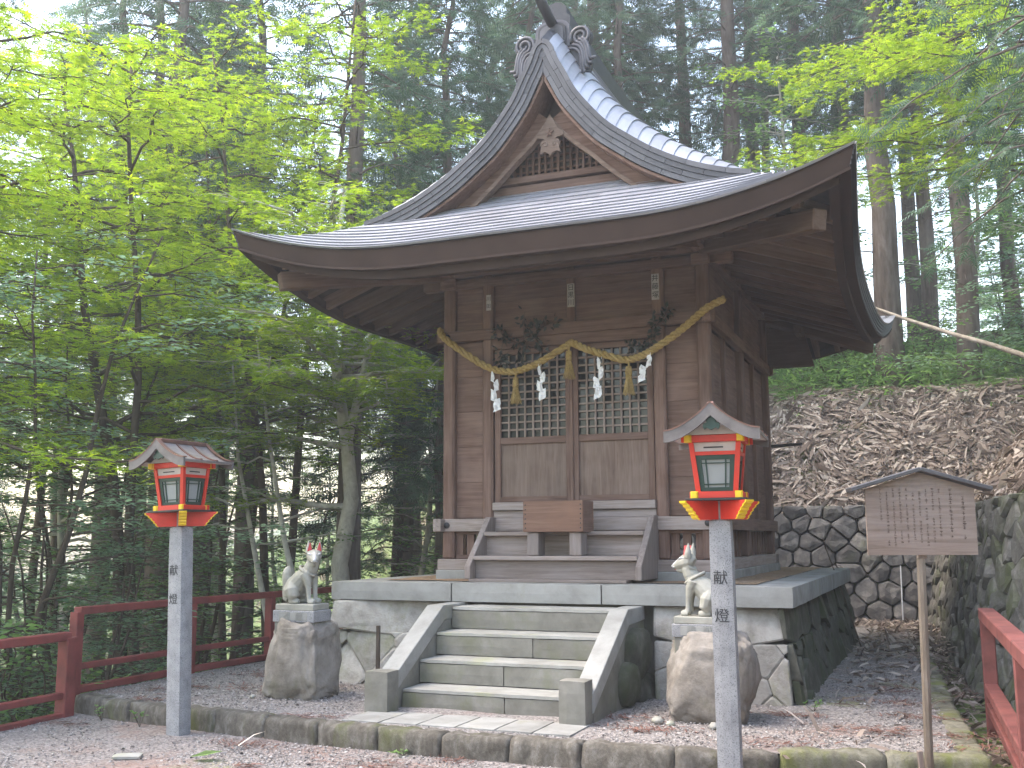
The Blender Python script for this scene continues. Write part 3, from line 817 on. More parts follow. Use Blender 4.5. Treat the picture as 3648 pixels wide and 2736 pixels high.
# panels of the covering
TH = 0.019
def panel(parent, pts_lo, pts_hi, name='roof_panel', mat='roof_metal'):
    """one sheet: lower edge stands proud of the course beneath"""
    mb = MB(); n_ = len(pts_lo)
    up = Vector((0, 0, TH)); 
    pts_lo = [warp(p) for p in pts_lo]; pts_hi = [warp(p) for p in pts_hi]
    lo = [p + up for p in pts_lo]; hi = pts_hi
    ctr_ = sum(pts_lo, Vector()) / n_; ctr2 = sum(pts_hi, Vector()) / n_; ups = (ctr2 - ctr_).normalized() * .02
    base = [p + ups - Vector((0, 0, .006)) for p in pts_lo]
    mb.V = [tuple(p) for p in base + lo + hi]
    for j in range(n_ - 1):
        mb.F.append([j, j + 1, n_ + j + 1, n_ + j]); mb.F.append([n_ + j, n_ + j + 1, 2 * n_ + j + 1, 2 * n_ + j])
    mb.F.append([0, n_, 2 * n_]); mb.F.append([n_ - 1, 3 * n_ - 1, 2 * n_ - 1])
    return mb.build(name, mat, parent)
# deck under the panels = the roof part itself
mb = MB()
def grid(fn, us, vs_):
    o_ = len(mb.V); n_ = len(us)
    for v in vs_:
        for u in us: mb.V.append(tuple(warp(fn(u, v))))
    for j in range(len(vs_) - 1):
        for i in range(n_ - 1):
            a = o_ + j * n_ + i; mb.F.append([a, a + 1, a + n_ + 1, a + n_])
LIN = [i / 16 for i in range(17)]
def fr(u, v):
    d = v * 1.56; x = (u * 2 - 1) * (EX - d); return (x, YF + d, z_front(x, YF + d) - .012)
def bkf(u, v):
    d = v * 1.56; x = (u * 2 - 1) * (EX - d); return (x, YB - d, z_back(x, YB - d) - .012)
grid(fr, [i / 40 for i in range(41)], LIN); grid(bkf, [i / 40 for i in range(41)], LIN)
for s in (-1, 1):
    def sd1(u, v):
        d = v * 1.05; y = YF + d + u * (YB - YF - 2 * d); return (s * (EX - d), y, z_side(EX - d, y) - .012)
    grid(sd1, [i / 40 for i in range(41)], LIN)
    def sd2(u, v):
        ax = 2.2 * (1 - v); y = YV0 + u * (YV1 - YV0); return (s * ax, y, z_side(ax, y) - .012)
    grid(sd2, [i / 24 for i in range(25)], [i / 30 for i in range(31)])
roof = mb.build('roof', 'tile_dark', sh)
# front and back skirts
NC = 12
for side in ('f', 'b'):
    for k in range(NC):
        d0, d1 = 1.56 * k / NC, 1.56 * (k + 1) / NC
        x_end = EX - d0
        cuts = [-x_end]; st_ = .62
        xx = -math.ceil(x_end / st_) * st_ + (st_ / 2 if k % 2 else 0)
        while xx < x_end - .2:
            if xx > -x_end + .2: cuts.append(xx)
            xx += st_
        cuts.append(x_end)
        if side == 'b': cuts = [-x_end, x_end]
        for a, b in zip(cuts, cuts[1:]):
            nn = 5 if side == 'f' else 24
            g = .0016
            lo = []; hi = []
            for q in range(nn + 1):
                x = a + g + (b - a - 2 * g) * q / nn
                xh = max(-(EX - d1), min(EX - d1, x))
                f_ = z_front if side == 'f' else z_back
                y0, y1 = (YF + d0 - .012, YF + d1) if side == 'f' else (YB - d0 + .012, YB - d1)
                lo.append((x, y0, f_(x, y0))); hi.append((xh, y1, f_(xh, y1)))
            panel(roof, lo, hi)
# side slopes, courses by arc length
arc = [(EX, 0)]
axs = list(np.arange(EX, 0.05, -0.02))
L_ = 0; table = [(0.0, EX)]
for a, b in zip(axs, axs[1:]):
    L_ += math.hypot(a - b, P(b) - P(a)); table.append((L_, b))
NS = 28
def ax_at(l): return interp(table, l)
for s in (-1, 1):
    for k in range(NS):
        a0, a1 = ax_at(L_ * k / NS), ax_at(L_ * (k + 1) / NS)
        d0, d1 = EX - a0, EX - a1
        y0a, y0b = (YF + d0, YB - d0) if d0 < 1.03 else (YV0, YV1)
        y1a, y1b = (YF + d1, YB - d1) if d1 < 1.03 else (max(YV0, y0a) if d0 >= 1.03 else YF + d1, min(YV1, y0b) if d0 >= 1.03 else YB - d1)
        cuts = [y0a]; st_ = .66; yy = math.floor(y0a / st_) * st_ + (st_ / 2 if k % 2 else 0)
        while yy < y0b - .2:
            if yy > y0a + .2: cuts.append(yy)
            yy += st_
        cuts.append(y0b)
        if s < 0: cuts = [y0a] + cuts[1:-1:4] + [y0b]
        for a, b in zip(cuts, cuts[1:]):
            nn = 9 if s > 0 else 24; lo = []; hi = []
            for q in range(nn + 1):
                y = a + .0016 + (b - a - .0032) * q / nn; yh = max(y1a, min(y1b, y))
                lo.append((s * (a0 + .01), y, z_side(a0, y) - .006)); hi.append((s * a1, yh, z_side(a1, yh)))
            panel(roof, lo, hi)
# eave edge: thick fascia with a stepped lower lip
def edge_pts(side, inset, n_=48):
    out = []
    for q in range(n_ + 1):
        u = q / n_
        if side in 'fb':
            x = -(EX - inset) + 2 * (EX - inset) * u; c = EX - inset - abs(x); y = YF + inset if side == 'f' else YB - inset
        else:
            y = YF + inset + (YB - YF - 2 * inset) * u; c = min(y - YF - inset, YB - inset - y); x = (EX - inset) * (1 if side == 'r' else -1)
        out.append(tuple(warp((x, y, 3.385 + lift(c, 0)))))
    return out
for side in 'fbrl':
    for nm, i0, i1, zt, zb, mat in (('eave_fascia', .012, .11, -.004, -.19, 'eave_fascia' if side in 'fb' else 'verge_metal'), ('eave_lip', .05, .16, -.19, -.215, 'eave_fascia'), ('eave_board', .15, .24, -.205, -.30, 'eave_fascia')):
        A = edge_pts(side, i0); B = edge_pts(side, i1)
        # tapered: the outer face leans back a little toward its foot
        lean = .05 if nm == 'eave_fascia' else 0
        A2 = edge_pts(side, i0 + lean)
        mb = MB()
        R_ = []
        for pa, pb, pc in zip(A, B, A2):
            R_.append([(pa[0], pa[1], pa[2] + zt), (pc[0], pc[1], pc[2] + zb), (pb[0], pb[1], pb[2] + zb), (pb[0], pb[1], pb[2] + zt)])
        mb.rings(R_); o = mb.build(nm, mat, roof); recalc(o)
        if side in 'rl' and nm == 'eave_fascia':      # layered edge on the sides
            for kk in range(4):
                A = edge_pts(side, .008 + .012 * kk); B = edge_pts(side, .06 + .012 * kk); mb = MB()
                mb.rings([[(a[0], a[1], a[2] - .02 - .04 * kk), (a[0], a[1], a[2] - .05 - .04 * kk), (b[0], b[1], b[2] - .05 - .04 * kk), (b[0], b[1], b[2] - .02 - .04 * kk)] for a, b in zip(A, B)])
                o = mb.build('eave_layer', 'verge_metal', roof); recalc(o)
# soffit
def soffit(x, y):
    tf = (min(y - YF, YB - y)) / (FB - YF); ts = (EX - abs(x)) / (EX - HW); t_ = min(1, max(0, min(tf, ts)))
    c = (EX - abs(x)) if tf < ts else min(y - YF, YB - y)
    c = c - t_ * 1.7
    return (3.385 + lift(c, 0) - .20) * (1 - t_) + 3.72 * t_
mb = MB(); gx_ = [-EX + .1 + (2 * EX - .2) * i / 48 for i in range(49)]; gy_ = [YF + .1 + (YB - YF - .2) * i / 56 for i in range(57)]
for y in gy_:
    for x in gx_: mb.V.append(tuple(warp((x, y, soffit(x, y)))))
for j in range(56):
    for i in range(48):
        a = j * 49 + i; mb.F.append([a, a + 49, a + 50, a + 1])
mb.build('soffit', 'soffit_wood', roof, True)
# rafters
xk = -3.0
while xk <= 3.01:
    yin = FB + .05 if abs(xk) < HW else YF + (EX - abs(xk)) * (FB - YF) / (EX - HW) - .03
    for y0_, y1_ in ((YF + .2, yin), (YB - .2, YB + YF - yin)):
        if abs(y1_ - y0_) > .25:
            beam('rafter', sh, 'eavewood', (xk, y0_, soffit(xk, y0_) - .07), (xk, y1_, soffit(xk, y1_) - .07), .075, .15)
    xk += .30
yk = YF + .35
while yk <= YB - .3:
    xin = HW + .05
    if yk < FB: xin = EX - (yk - YF) * (EX - HW) / (FB - YF) + .03
    if yk > BK: xin = EX - (YB - yk) * (EX - HW) / (YB - BK) + .03
    if EX - .2 - xin > .2:
        for s in (-1, 1):
            beam('rafter', sh, 'eavewood', warp((s * (EX - .2), yk, soffit(EX - .2, yk) - .07)), (s * xin, yk, soffit(xin, yk) - .07), .075, .15)
    yk += .36
for s in (-1, 1):
    for yc_, dy in ((FB, -1), (BK, 1)):
        a = (s * (HW - .1), yc_ - dy * .1, 3.60); e = (s * (EX - .36), (YF + .40) if dy < 0 else (YB - .40), 3.385 - .31 + .20)
        beam('hip_rafter', sh, 'eavewood', a, e, .15, .2, .012)

mb = MB(); mb.extrude([(-2.17, 2.88), (2.17, 2.88), (2.03, 3.46), (-2.03, 3.46)], lambda x, z: (x, 5.36, z), lambda x, z: (x, 5.46, z)); o = mb.build('rear_eave_board', 'eavewood_x', sh); recalc(o)
for s in (-1, 1): raily(5.0, 5.36, s * 2.0, 3.30, 3.42, .1, 'eavewood', 'rear_bracket')
# ---- gable front (and a plain one behind)
GO = [(0, 5.85), (.09, 5.80), (.165, 5.615), (.25, 5.455), (.36, 5.235), (.57, 4.955), (.73, 4.78), (.92, 4.63), (1.2, 4.43), (1.58, 4.23), (1.95, 4.10), (2.2, 4.045)]
def curve(tab, x0, x1, n_):
    return [(x0 + (x1 - x0) * i / n_, interp(tab, x0 + (x1 - x0) * i / n_)) for i in range(n_ + 1)]
def offset(pts, d):
    out = []
    for i, p in enumerate(pts):
        a, b = pts[max(0, i - 1)], pts[min(len(pts) - 1, i + 1)]
        tx, tz = b[0] - a[0], b[1] - a[1]; L = math.hypot(tx, tz)
        out.append((p[0] + tz / L * d, p[1] - tx / L * d))     # to the inside/below
    return out
def arcs(pts):
    s_ = [0]
    for a, b in zip(pts, pts[1:]): s_.append(s_[-1] + math.hypot(b[0] - a[0], b[1] - a[1]))
    return s_
core = curve(GO, 0.0, 2.2, 60); sl = arcs(core)
def along(pts, s_):
    for i in range(len(sl) - 1):
        if s_ <= sl[i + 1] + 1e-9:
            q = (s_ - sl[i]) / (sl[i + 1] - sl[i]); return (pts[i][0] + (pts[i+1][0] - pts[i][0]) * q, pts[i][1] + (pts[i+1][1] - pts[i][1]) * q)
    return pts[-1]
def cl(p): return (max(p[0], 0.0), p[1])
for yv, dy in ((YV0, 1), (YV1, -1)):
    for s in (-1, 1):
        for lay in range(4):
            d0, d1 = -.012 + lay * .055, -.012 + (lay + 1) * .055 - .003
            o0, o1 = offset(core, d0), offset(core, d1)
            ya = yv + dy * (.0 + lay * .012); yb_ = yv + dy * .20
            step = .42 if dy > 0 else 3.4
            s_ = 0.0 if lay % 2 else -step / 2
            while s_ < sl[-1]:
                a, b = max(0, s_ + .002), min(sl[-1], s_ + step - .002); s_ += step
                if b - a < .05: continue
                mm = 7; ring = []
                for q in range(mm + 1):
                    u = a + (b - a) * q / mm; p0, p1 = cl(along(o0, u)), cl(along(o1, u))
                    ring.append([(s * p0[0], ya, p0[1]), (s * p1[0], ya, p1[1]), (s * p1[0], yb_, p1[1]), (s * p0[0], yb_, p0[1])])
                mb = MB(); mb.rings(ring); o = mb.build('verge_tile', 'verge_metal', roof); recalc(o)
        # timber soffit of the verge, bargeboard and its moulding
        for nm, d0, d1, ya, yb_, s0, mat in (('verge_soffit', .19, .225, .10, .52, .0, 'eavewood_y'), ('bargeboard', .215, .245, .06, .40, .0, 'wood_x')):
            o0, o1 = offset(core, d0), offset(core, d1); ring = []
            for i in range(0, 61, 2):
                if core[i][0] > 2.0: break
                p0, p1 = cl(o0[i]), cl(o1[i])
                ring.append([(s * p0[0], yv + dy * ya, p0[1]), (s * p1[0], yv + dy * ya, p1[1]), (s * p1[0], yv + dy * yb_, p1[1]), (s * p0[0], yv + dy * yb_, p0[1])])
            mb = MB(); mb.rings(ring); o = mb.build(nm, mat, sh); recalc(o)
    # inner bargeboards (hafu) with a lit lower moulding
    LO = [(0, 5.02), (.16, 4.82), (.48, 4.535), (.65, 4.37), (.9, 4.16), (1.12, 4.0)]
    low = curve(LO, 0, 1.12, 24)
    for s in (-1, 1):
        ring = []; ring2 = []; upo = offset(low, -.27); mid = offset(low, -.035)
        for p, q_, m_ in zip(low, upo, mid):
            q_ = cl(q_); m_ = cl(m_)
            ring.append([(s * p[0], yv + dy * .27, p[1]), (s * q_[0], yv + dy * .27, q_[1]), (s * q_[0], yv + dy * .34, q_[1]), (s * p[0], yv + dy * .34, p[1])])
            ring2.append([(s * p[0], yv + dy * .245, p[1] - .012), (s * m_[0], yv + dy * .245, m_[1]), (s * m_[0], yv + dy * .35, m_[1]), (s * p[0], yv + dy * .35, p[1] - .012)])
        mb = MB(); mb.rings(ring); o = mb.build('inner_bargeboard', 'wood_x', sh); recalc(o)
        mb = MB(); mb.rings(ring2); o = mb.build('barge_moulding', 'doorwood_x', sh); recalc(o)
    yg = yv + dy * .50
    mb = MB(); mb.extrude([(-1.45, 4.1), (1.45, 4.1), (.8, 4.6), (0.12, 5.5), (-.12, 5.5), (-.8, 4.6)], lambda x, z: (x, yg + dy * .05, z), lambda x, z: (x, yg + dy * .1, z))
    o = mb.build('gable_wall', 'soil_dark', sh); recalc(o)
    rail(-1.2, 1.2, yg - dy * .02, 4.41, 4.485, .10, 'wood', 'gable_beam')
    rail(-1.35, 1.35, yg - dy * .0, 4.25, 4.39, .08, 'wood', 'gable_beam')
    if dy > 0:
        for k in range(-9, 10):
            x = k * .075; zt = interp([(0, 5.05), (.5, 4.6), (.75, 4.45)], abs(x))
            if zt > 4.52: piece('gable_slat', sh, 'wood', (x, yg, (4.475 + zt) / 2), (.028, .03, zt - 4.475), ch=.003)
        for k in range(1, 6):
            z = 4.475 + k * .078; hx = interp([(4.45, .72), (4.6, .5), (5.05, .02)], z)
            piece('gable_slat', sh, 'wood', (0, yg + .012, z), (2 * hx, .02, .024), ch=.003)
# gable pendant
GP = [(0, 4.605), (.03, 4.64), (.075, 4.655), (.12, 4.635), (.105, 4.70), (.118, 4.745), (.10, 4.785), (.06, 4.79), (.085, 4.81), (.165, 4.825), (.155, 4.865), (.10, 4.90), (.04, 5.02), (.0, 5.08)]
full = GP + [(-x, z) for x, z in GP[-2:0:-1]]
mb = MB(); mb.extrude(full, lambda x, z: (x, YV0 + .235, z), lambda x, z: (x, YV0 + .275, z)); pend = mb.build('gable_pendant', 'doorwood_x', sh); recalc(pend)
for s in (-1, 1):
    mb = MB(); pth = [(s * (.055 + (.045 - .006 * q) * math.cos(q * .9)), YV0 + .232, 4.735 + (.045 - .006 * q) * math.sin(q * .9)) for q in range(8)]
    mb.tube(pth, .007, 5); mb.build('carved_scroll', 'doorlattice_x', pend, True)
mb = MB()
for q in range(5):
    a = q * 2 * math.pi / 5 + math.pi / 2
    mb.rings([[(r_ * math.cos(a + w_), YV0 + .225 - d_, 4.86 + r_ * math.sin(a + w_)) for r_, w_ in ((0, 0), (.025, -.4), (.055, 0), (.025, .4))] for d_ in (0, .015)])
o = mb.build('flower_boss', 'wood_x', pend); recalc(o)

# ---- ridge and end ornament
mb = MB()
prof = [(-.17, 5.95), (-.17, 6.25), (-.13, 6.28), (-.13, 6.36), (-.07, 6.42), (0, 6.44), (.07, 6.42), (.13, 6.36), (.13, 6.28), (.17, 6.25), (.17, 5.95)]
mb.rings([[(x, y, z + .10 * abs((y - 2.99) / 2.6) ** 2.2) for x, z in prof] for y in np.linspace(.62, 5.36, 14)])
o = mb.build('ridge', 'tile_dark', roof); recalc(o)
for yo, dy in ((.50, -1), (5.48, 1)):
    def PL(poly, y0, y1, nm, mat, par):
        mb = MB(); mb.extrude(poly, lambda x, z: (x, y0, z), lambda x, z: (x, y1, z)); o = mb.build(nm, mat, par); recalc(o); return o
    def arch(w_, z0, z1, n_=10):
        pts = [(-w_, z0), (w_, z0)]
        zc = z1 - w_ * .75
        for q in range(n_ + 1):
            a = math.pi * q / n_; pts.append((w_ * math.cos(a) ** 1 if True else 0, zc + (z1 - zc) * math.sin(a) ** .6))
        return pts
    orn = PL(arch(.205, 5.72, 6.245), yo + dy * .0, yo - dy * .09, 'ridge_ornament', 'tile_grey', roof)
    def PS(poly, y0, y1, nm, mat):
        return PL(poly, y0, y1, nm, mat, roof)
    PS(arch(.165, 5.8, 6.205), yo + dy * .025, yo + dy * .0, 'ornament_panel', 'tile_dark')
    PS(arch(.14, 5.84, 6.175), yo + dy * .035, yo + dy * .02, 'ornament_panel', 'tile_grey')
    mb = MB(); mb.rings([[(-.06 * 0 + r_ * math.cos(q * math.pi / 5), yo + dy * (.035 + d_), 6.10 + r_ * math.sin(q * math.pi / 5)) for q in range(10)] for r_, d_ in ((.035, 0), (.03, .02), (.012, .03))]); o = mb.build('ornament_knob', 'tile_grey', roof, True); recalc(o)
    for s in (-1, 1):
        # upper scroll
        def spiral(cx, cz, r0, r1, a0, turns, n_=26):
            return [(s * (cx + (r0 + (r1 - r0) * q / n_) * math.cos(a0 + turns * 2 * math.pi * q / n_)), yo + dy * .01, cz + (r0 + (r1 - r0) * q / n_) * math.sin(a0 + turns * 2 * math.pi * q / n_)) for q in range(n_ + 1)]
        disc = lambda cx, cz, r_: [(s * (cx + r_ * math.cos(q * math.pi / 9)), cz + r_ * math.sin(q * math.pi / 9)) for q in range(18)]
        PS(disc(.335, 5.985, .125), yo, yo - dy * .08, 'scroll_disc', 'tile_dark')
        mb = MB(); pth = spiral(.335, 5.985, .12, .02, 3.6, -2.1, 34); mb.tube(pth, [.02] * 25 + [.02 - .0012 * q for q in range(10)], 6); mb.build('ornament_scroll', 'tile_grey', roof, True)
        # tail waves below
        for k in range(5):
            pth = []
            for q in range(15):
                u = q / 14
                x = .19 + .03 * k * (1 - u) + u * (.20 + .012 * k) + .05 * math.sin(u * 4.2 + k * .25)
                z = 5.86 - .012 * k - u * (.30 - .02 * k) + .055 * math.sin(u * 5.0 + .4 * k)
                pth.append((s * (x + .03 * k * u), yo + dy * (.012 + .004 * (k % 2)), z + .025 * k))
            mb = MB(); mb.tube(pth, [.017 + .006 * math.sin(q / 14 * 3.14) for q in range(15)], 6); mb.build('ornament_wave', 'tile_grey', roof, True)
        PS([(s * .16, 5.62), (s * .16, 5.9), (s * .3, 5.93), (s * .42, 5.85), (s * .47, 5.66), (s * .44, 5.56), (s * .34, 5.58)], yo, yo - dy * .05, 'scroll_disc', 'tile_dark')
    mb = MB(); mb.tube([(0, yo - dy * .1, 6.17), (0, yo + dy * .15, 6.23), (0, yo + dy * .52, 6.34)], .058, 14); mb.build('ridge_end_tile', 'tile_dark', roof, True)
    mb = MB(); dv = Vector((0, dy * .37, .11)).normalized(); c0 = Vector((0, yo + dy * .52, 6.34))
    mb.tube([c0 - dv * .01, c0 + dv * .012], .066, 14); mb.build('ridge_end_cap', 'tile_grey', roof, True)

# ---------------------------------------------------------------- wooden steps and offering box
ws = thing('wooden_steps', 'grey weathered wooden steps leading up to the shrine doors', 'steps', (0, 0, 0))
piece('base_plank', ws, 'greywood', (-.05, .36, .016), (1.72, .26, .03), (0, 0, .004))
for y, z in ((.34, .245), (.62, .50)):
    piece('tread', ws, 'greywood', (0, y + .16, z), (1.80, .34, .045), ch=.006)
piece('riser', ws, 'greywood', (0, .40, .125), (1.80, .03, .19)); piece('riser', ws, 'greywood', (0, .70, .372), (1.80, .03, .21))
for s in (-1, 1):
    prof = [(.25, .03), (.25, .165), (.80, .685), (.955, .685), (.955, .03)]
    mb = MB(); mb.extrude(prof, lambda y, z: (s * .90, y, z), lambda y, z: (s * .965, y, z)); o = mb.build('stringer', 'greywood_z', ws); recalc(o)
    bv = o.modifiers.new('b', 'BEVEL'); bv.width = .006
ob = thing('offering_box', 'reddish brown wooden offering box standing on two grey blocks', 'box', (0, .52, .27))
piece('front_panel', ob, 'boxwood', (-.0, -.165, .405), (.66, .03, .32)); piece('back_panel', ob, 'boxwood', (0, .165, .405), (.66, .03, .32))
for s in (-1, 1):
    piece('side_panel', ob, 'wood', (s * .315, 0, .405), (.03, .30, .32), axis='y')
    piece('support_block', ob, 'greywood', (s * .235 - .0, -.05, .122), (.13, .2, .242), axis='z', ch=.008)
    for k in range(6): 
        mb = MB(); mb.rings([[(s * .305 + r_ * math.cos(q), -.181 - d_, .285 + k * .048 + r_ * math.sin(q)) for q in (0, 1.05, 2.1, 3.14, 4.19, 5.24)] for r_, d_ in ((.0085, 0), (.004, .005))])
        o = mb.build('nail_head', 'black_metal', ob); recalc(o)
for k in range(7): piece('top_slat', ob, 'wood', (0, -.12 + .04 * k, .55), (.60, .018, .03))
piece('bottom_panel', ob, 'boxwood', (0, 0, .255), (.6, .3, .02))

# ---------------------------------------------------------------- straw rope, tassels, paper streamers, sprigs
rp_pts = [(-1.60, .92, 2.88), (-1.50, .85, 2.76), (-1.19, .84, 2.53), (-.92, .84, 2.37), (-.658, .84, 2.31), (-.45, .84, 2.35), (-.29, .84, 2.41), (0.0, .86, 2.565), (.06, .86, 2.59), (.22, .84, 2.51), (.413, .84, 2.44), (.673, .84, 2.355), (.86, .84, 2.39), (1.01, .84, 2.46), (1.22, .84, 2.585), (1.403, .84, 2.715), (1.578, .84, 2.85), (1.76, .85, 2.93)]
def spl(pts, u):
    n_ = len(pts) - 1; f_ = u * n_; i = min(int(f_), n_ - 1); q = f_ - i
    p = [Vector(pts[max(0, min(n_, i + k))]) for k in (-1, 0, 1, 2)]
    return .5 * ((2 * p[1]) + (-p[0] + p[2]) * q + (2 * p[0] - 5 * p[1] + 4 * p[2] - p[3]) * q * q + (-p[0] + 3 * p[1] - 3 * p[2] + p[3]) * q ** 3)
rope = thing('straw_rope', 'thick twisted straw rope hung in two swags across the shrine front', 'rope', (0, .84, 2.3))
for k in range(3):
    pth = []; n_ = 200
    for q in range(n_ + 1):
        u = q / n_; c = spl(rp_pts, u); d = (spl(rp_pts, min(1, u + .004)) - spl(rp_pts, max(0, u - .004))).normalized()
        a = Vector((0, 1, 0)); b = d.cross(a).normalized(); a = b.cross(d)
        ph = u * 2 * math.pi * 19 + k * 2.0944
        rr = .023
        pth.append(c + a * math.cos(ph) * rr + b * math.sin(ph) * rr - Vector((0, .84, 2.3)))
    mb = MB(); mb.tube(pth, [.0205 + .0015 * math.sin(q * 1.7) for q in range(n_ + 1)], 7); mb.build('strand', 'straw', rope, True)
mb = MB()
for q in range(240):
    u = rng.random(); c = spl(rp_pts, u) - Vector((0, .84, 2.3)); a = rng.uniform(0, 6.28); dr_ = Vector((rng.uniform(-1, 1), math.cos(a), math.sin(a))).normalized()
    p0 = c + dr_ * .03; mb.tube([p0, p0 + dr_ * rng.uniform(.01, .04)], [.0015, .0008], 3, False)
mb.build('loose_straw', 'straw', rope)
for i, (x, z1, z0, lb) in enumerate(((-.604, 2.26, 1.935, 'straw tassel hanging from the left swag of the rope'), (.034, 2.52, 2.18, 'straw tassel hanging from the middle knot of the rope'), (.713, 2.30, 1.96, 'straw tassel hanging from the right swag of the rope'))):
    ta = thing('straw_tassel', lb, 'tassel', (x, .825, z0), 0, 'straw tassels on the rope')
    H = z1 - z0; mb = MB(); rt = random.Random(i)
    for q in range(90):
        a = rt.uniform(0, 6.28); r_ = math.sqrt(rt.random())
        p = [(r_ * .028 * math.cos(a), r_ * .028 * math.sin(a), H * .93), (r_ * .034 * math.cos(a), r_ * .034 * math.sin(a), H * .72), (r_ * .026 * math.cos(a), r_ * .026 * math.sin(a), H * .62), (r_ * .05 * math.cos(a), r_ * .05 * math.sin(a), H * .3), (r_ * .072 * math.cos(a) + rt.uniform(-.01, .01), r_ * .072 * math.sin(a), rt.uniform(0, .03))]
        mb.tube(p, [.004, .005, .004, .004, .002], 4, False)
    mb.build('straw_bundle', 'straw', ta)
    mb = MB(); mb.tube([(0, 0, H * .60), (0, 0, H * .66)], .036, 10); mb.build('binding', 'straw', ta, True)
    mb = MB(); mb.tube([(0, 0, H * .9), (0, .01, H + .04)], .012, 6); mb.build('hanger', 'straw', ta)
SH = (((-.868, 2.34), (-.848, 1.905), 'white folded paper streamer at the far left of the rope'), ((-.296, 2.37), (-.299, 2.005), 'white folded paper streamer between the left and middle tassels'), ((.408, 2.40), (.341, 1.979), 'white folded paper streamer between the middle and right tassels'), ((.985, 2.44), (.832, 2.134), 'crumpled white paper streamer right of the right tassel'))
for i, ((xa, za), (xb, zb), lb) in enumerate(SH):
    rt = random.Random(i + 40); H = za - zb
    ps = thing('paper_streamer', lb, 'streamer', (xa, .82, zb), 0, 'paper streamers on the rope')
    seg = 4
    for k in range(seg):
        u0, u1 = k / seg, (k + 1) / seg
        cx = (xb - xa) * (u0 + u1) / 2 + (.017 if k % 2 else -.017); wd = .02 + .007 * k
        zt, zl = H * (1 - u0) - .01, H * (1 - u1) - .03
        V = []; F = []
        for r_ in range(5):
            for c in range(4):
                q = r_ / 4
                V.append((cx + (c / 3 - .5) * wd * 2 * (.5 + .5 * min(1, q * 3 + (.2 if k == 0 else .6))) + (xb - xa) * .1 * q + rt.uniform(-.004, .004), rt.uniform(-.018, .018) + .01 * math.sin(c * 2 + k), zt + (zl - zt) * q + (c / 3 - .5) * .035 * (1 if k % 2 else -1)))
        F = [[r_ * 4 + c, r_ * 4 + c + 1, r_ * 4 + c + 5, r_ * 4 + c + 4] for r_ in range(4) for c in range(3)]
        o = put('paper_fold', mesh_from('paper_fold', V, F, 'paper'), ps)
        sm = o.modifiers.new('s', 'SOLIDIFY'); sm.thickness = .002
    mb = MB(); mb.tube([(0, .0, H - .02), (0, .02, H + .02)], .003, 5); mb.build('thread', 'paper', ps)
# ---------------------------------------------------------------- stickers on the upper wall
def vtext(parent, chars, x, y, ztop, step, size, mat, nm='character', depth=.0015):
    for k, c in enumerate(chars):
        put(nm, text_mesh(c, size, mat, depth), parent, (x, y, ztop - step * (k + .5)), (math.pi / 2, 0, 0))
for (xc, z1, z0, ch_, lb, y) in ((-.988, 3.255, 3.07, '川田', 'small faded paper votive sticker on the left inner post', FB - .066), (.01, 3.30, 3.03, '日黒川', 'paper votive sticker on the short middle strut', FB - .031), (.995, 3.305, 3.015, '井藤塚', 'largest paper votive sticker on the right inner post', FB - .066)):
    w_ = .085 if xc > -.5 else .06
    st_ = thing('votive_sticker', lb, 'sticker', (xc, y, z0), 0, 'paper stickers on the shrine wall')
    piece('paper_slip', st_, 'sticker_paper', (0, 0, (z1 - z0) / 2), (w_, .0016, z1 - z0), ch=.0004)
    stp = (z1 - z0 - .012) / len(ch_)
    vtext(st_, ch_, 0, -.002, z1 - z0 - .006, stp, min(w_ * .92, stp) * 1.02, 'ink')
# ---------------------------------------------------------------- dry evergreen sprigs tied behind the rope
def leaf_verts(kind):
    if kind == 'oval': return np.array([(0, 0, 0), (.28, .4, .05), (0, 1, 0), (-.28, .4, .05), (0, .45, -.03)]), [[0, 1, 4], [1, 2, 4], [2, 3, 4], [3, 0, 4]]
    if kind == 'rhomb': return np.array([(0, 0, 0), (.25, .45, .06), (0, 1, 0), (-.25, .45, .06)]), [[0, 1, 2], [0, 2, 3]]
    if kind == 'blade': return np.array([(-.05, 0, 0), (.05, 0, 0), (.045, .6, .06), (-.045, .6, .06), (0, 1, -.03)]), [[0, 1, 2, 3], [3, 2, 4]]
    if kind == 'needle': return np.array([(-.06, 0, 0), (.06, 0, 0), (0, 1, .0)]), [[0, 1, 2]]
    if kind == 'maple':
        V = [(0, .12, 0)]; F = []
        tips = [(-1.9, .55), (-.95, .85), (0, 1.0), (.95, .85), (1.9, .55)]
        for a, r_ in tips:
            b = len(V); V += [(math.sin(a - .34) * r_ * .42, .12 + math.cos(a - .34) * r_ * .42, .03), (math.sin(a) * r_, .12 + math.cos(a) * r_, -.06), (math.sin(a + .34) * r_ * .42, .12 + math.cos(a + .34) * r_ * .42, .03)]
            F.append([0, b, b + 1, b + 2])
        return np.array(V), F
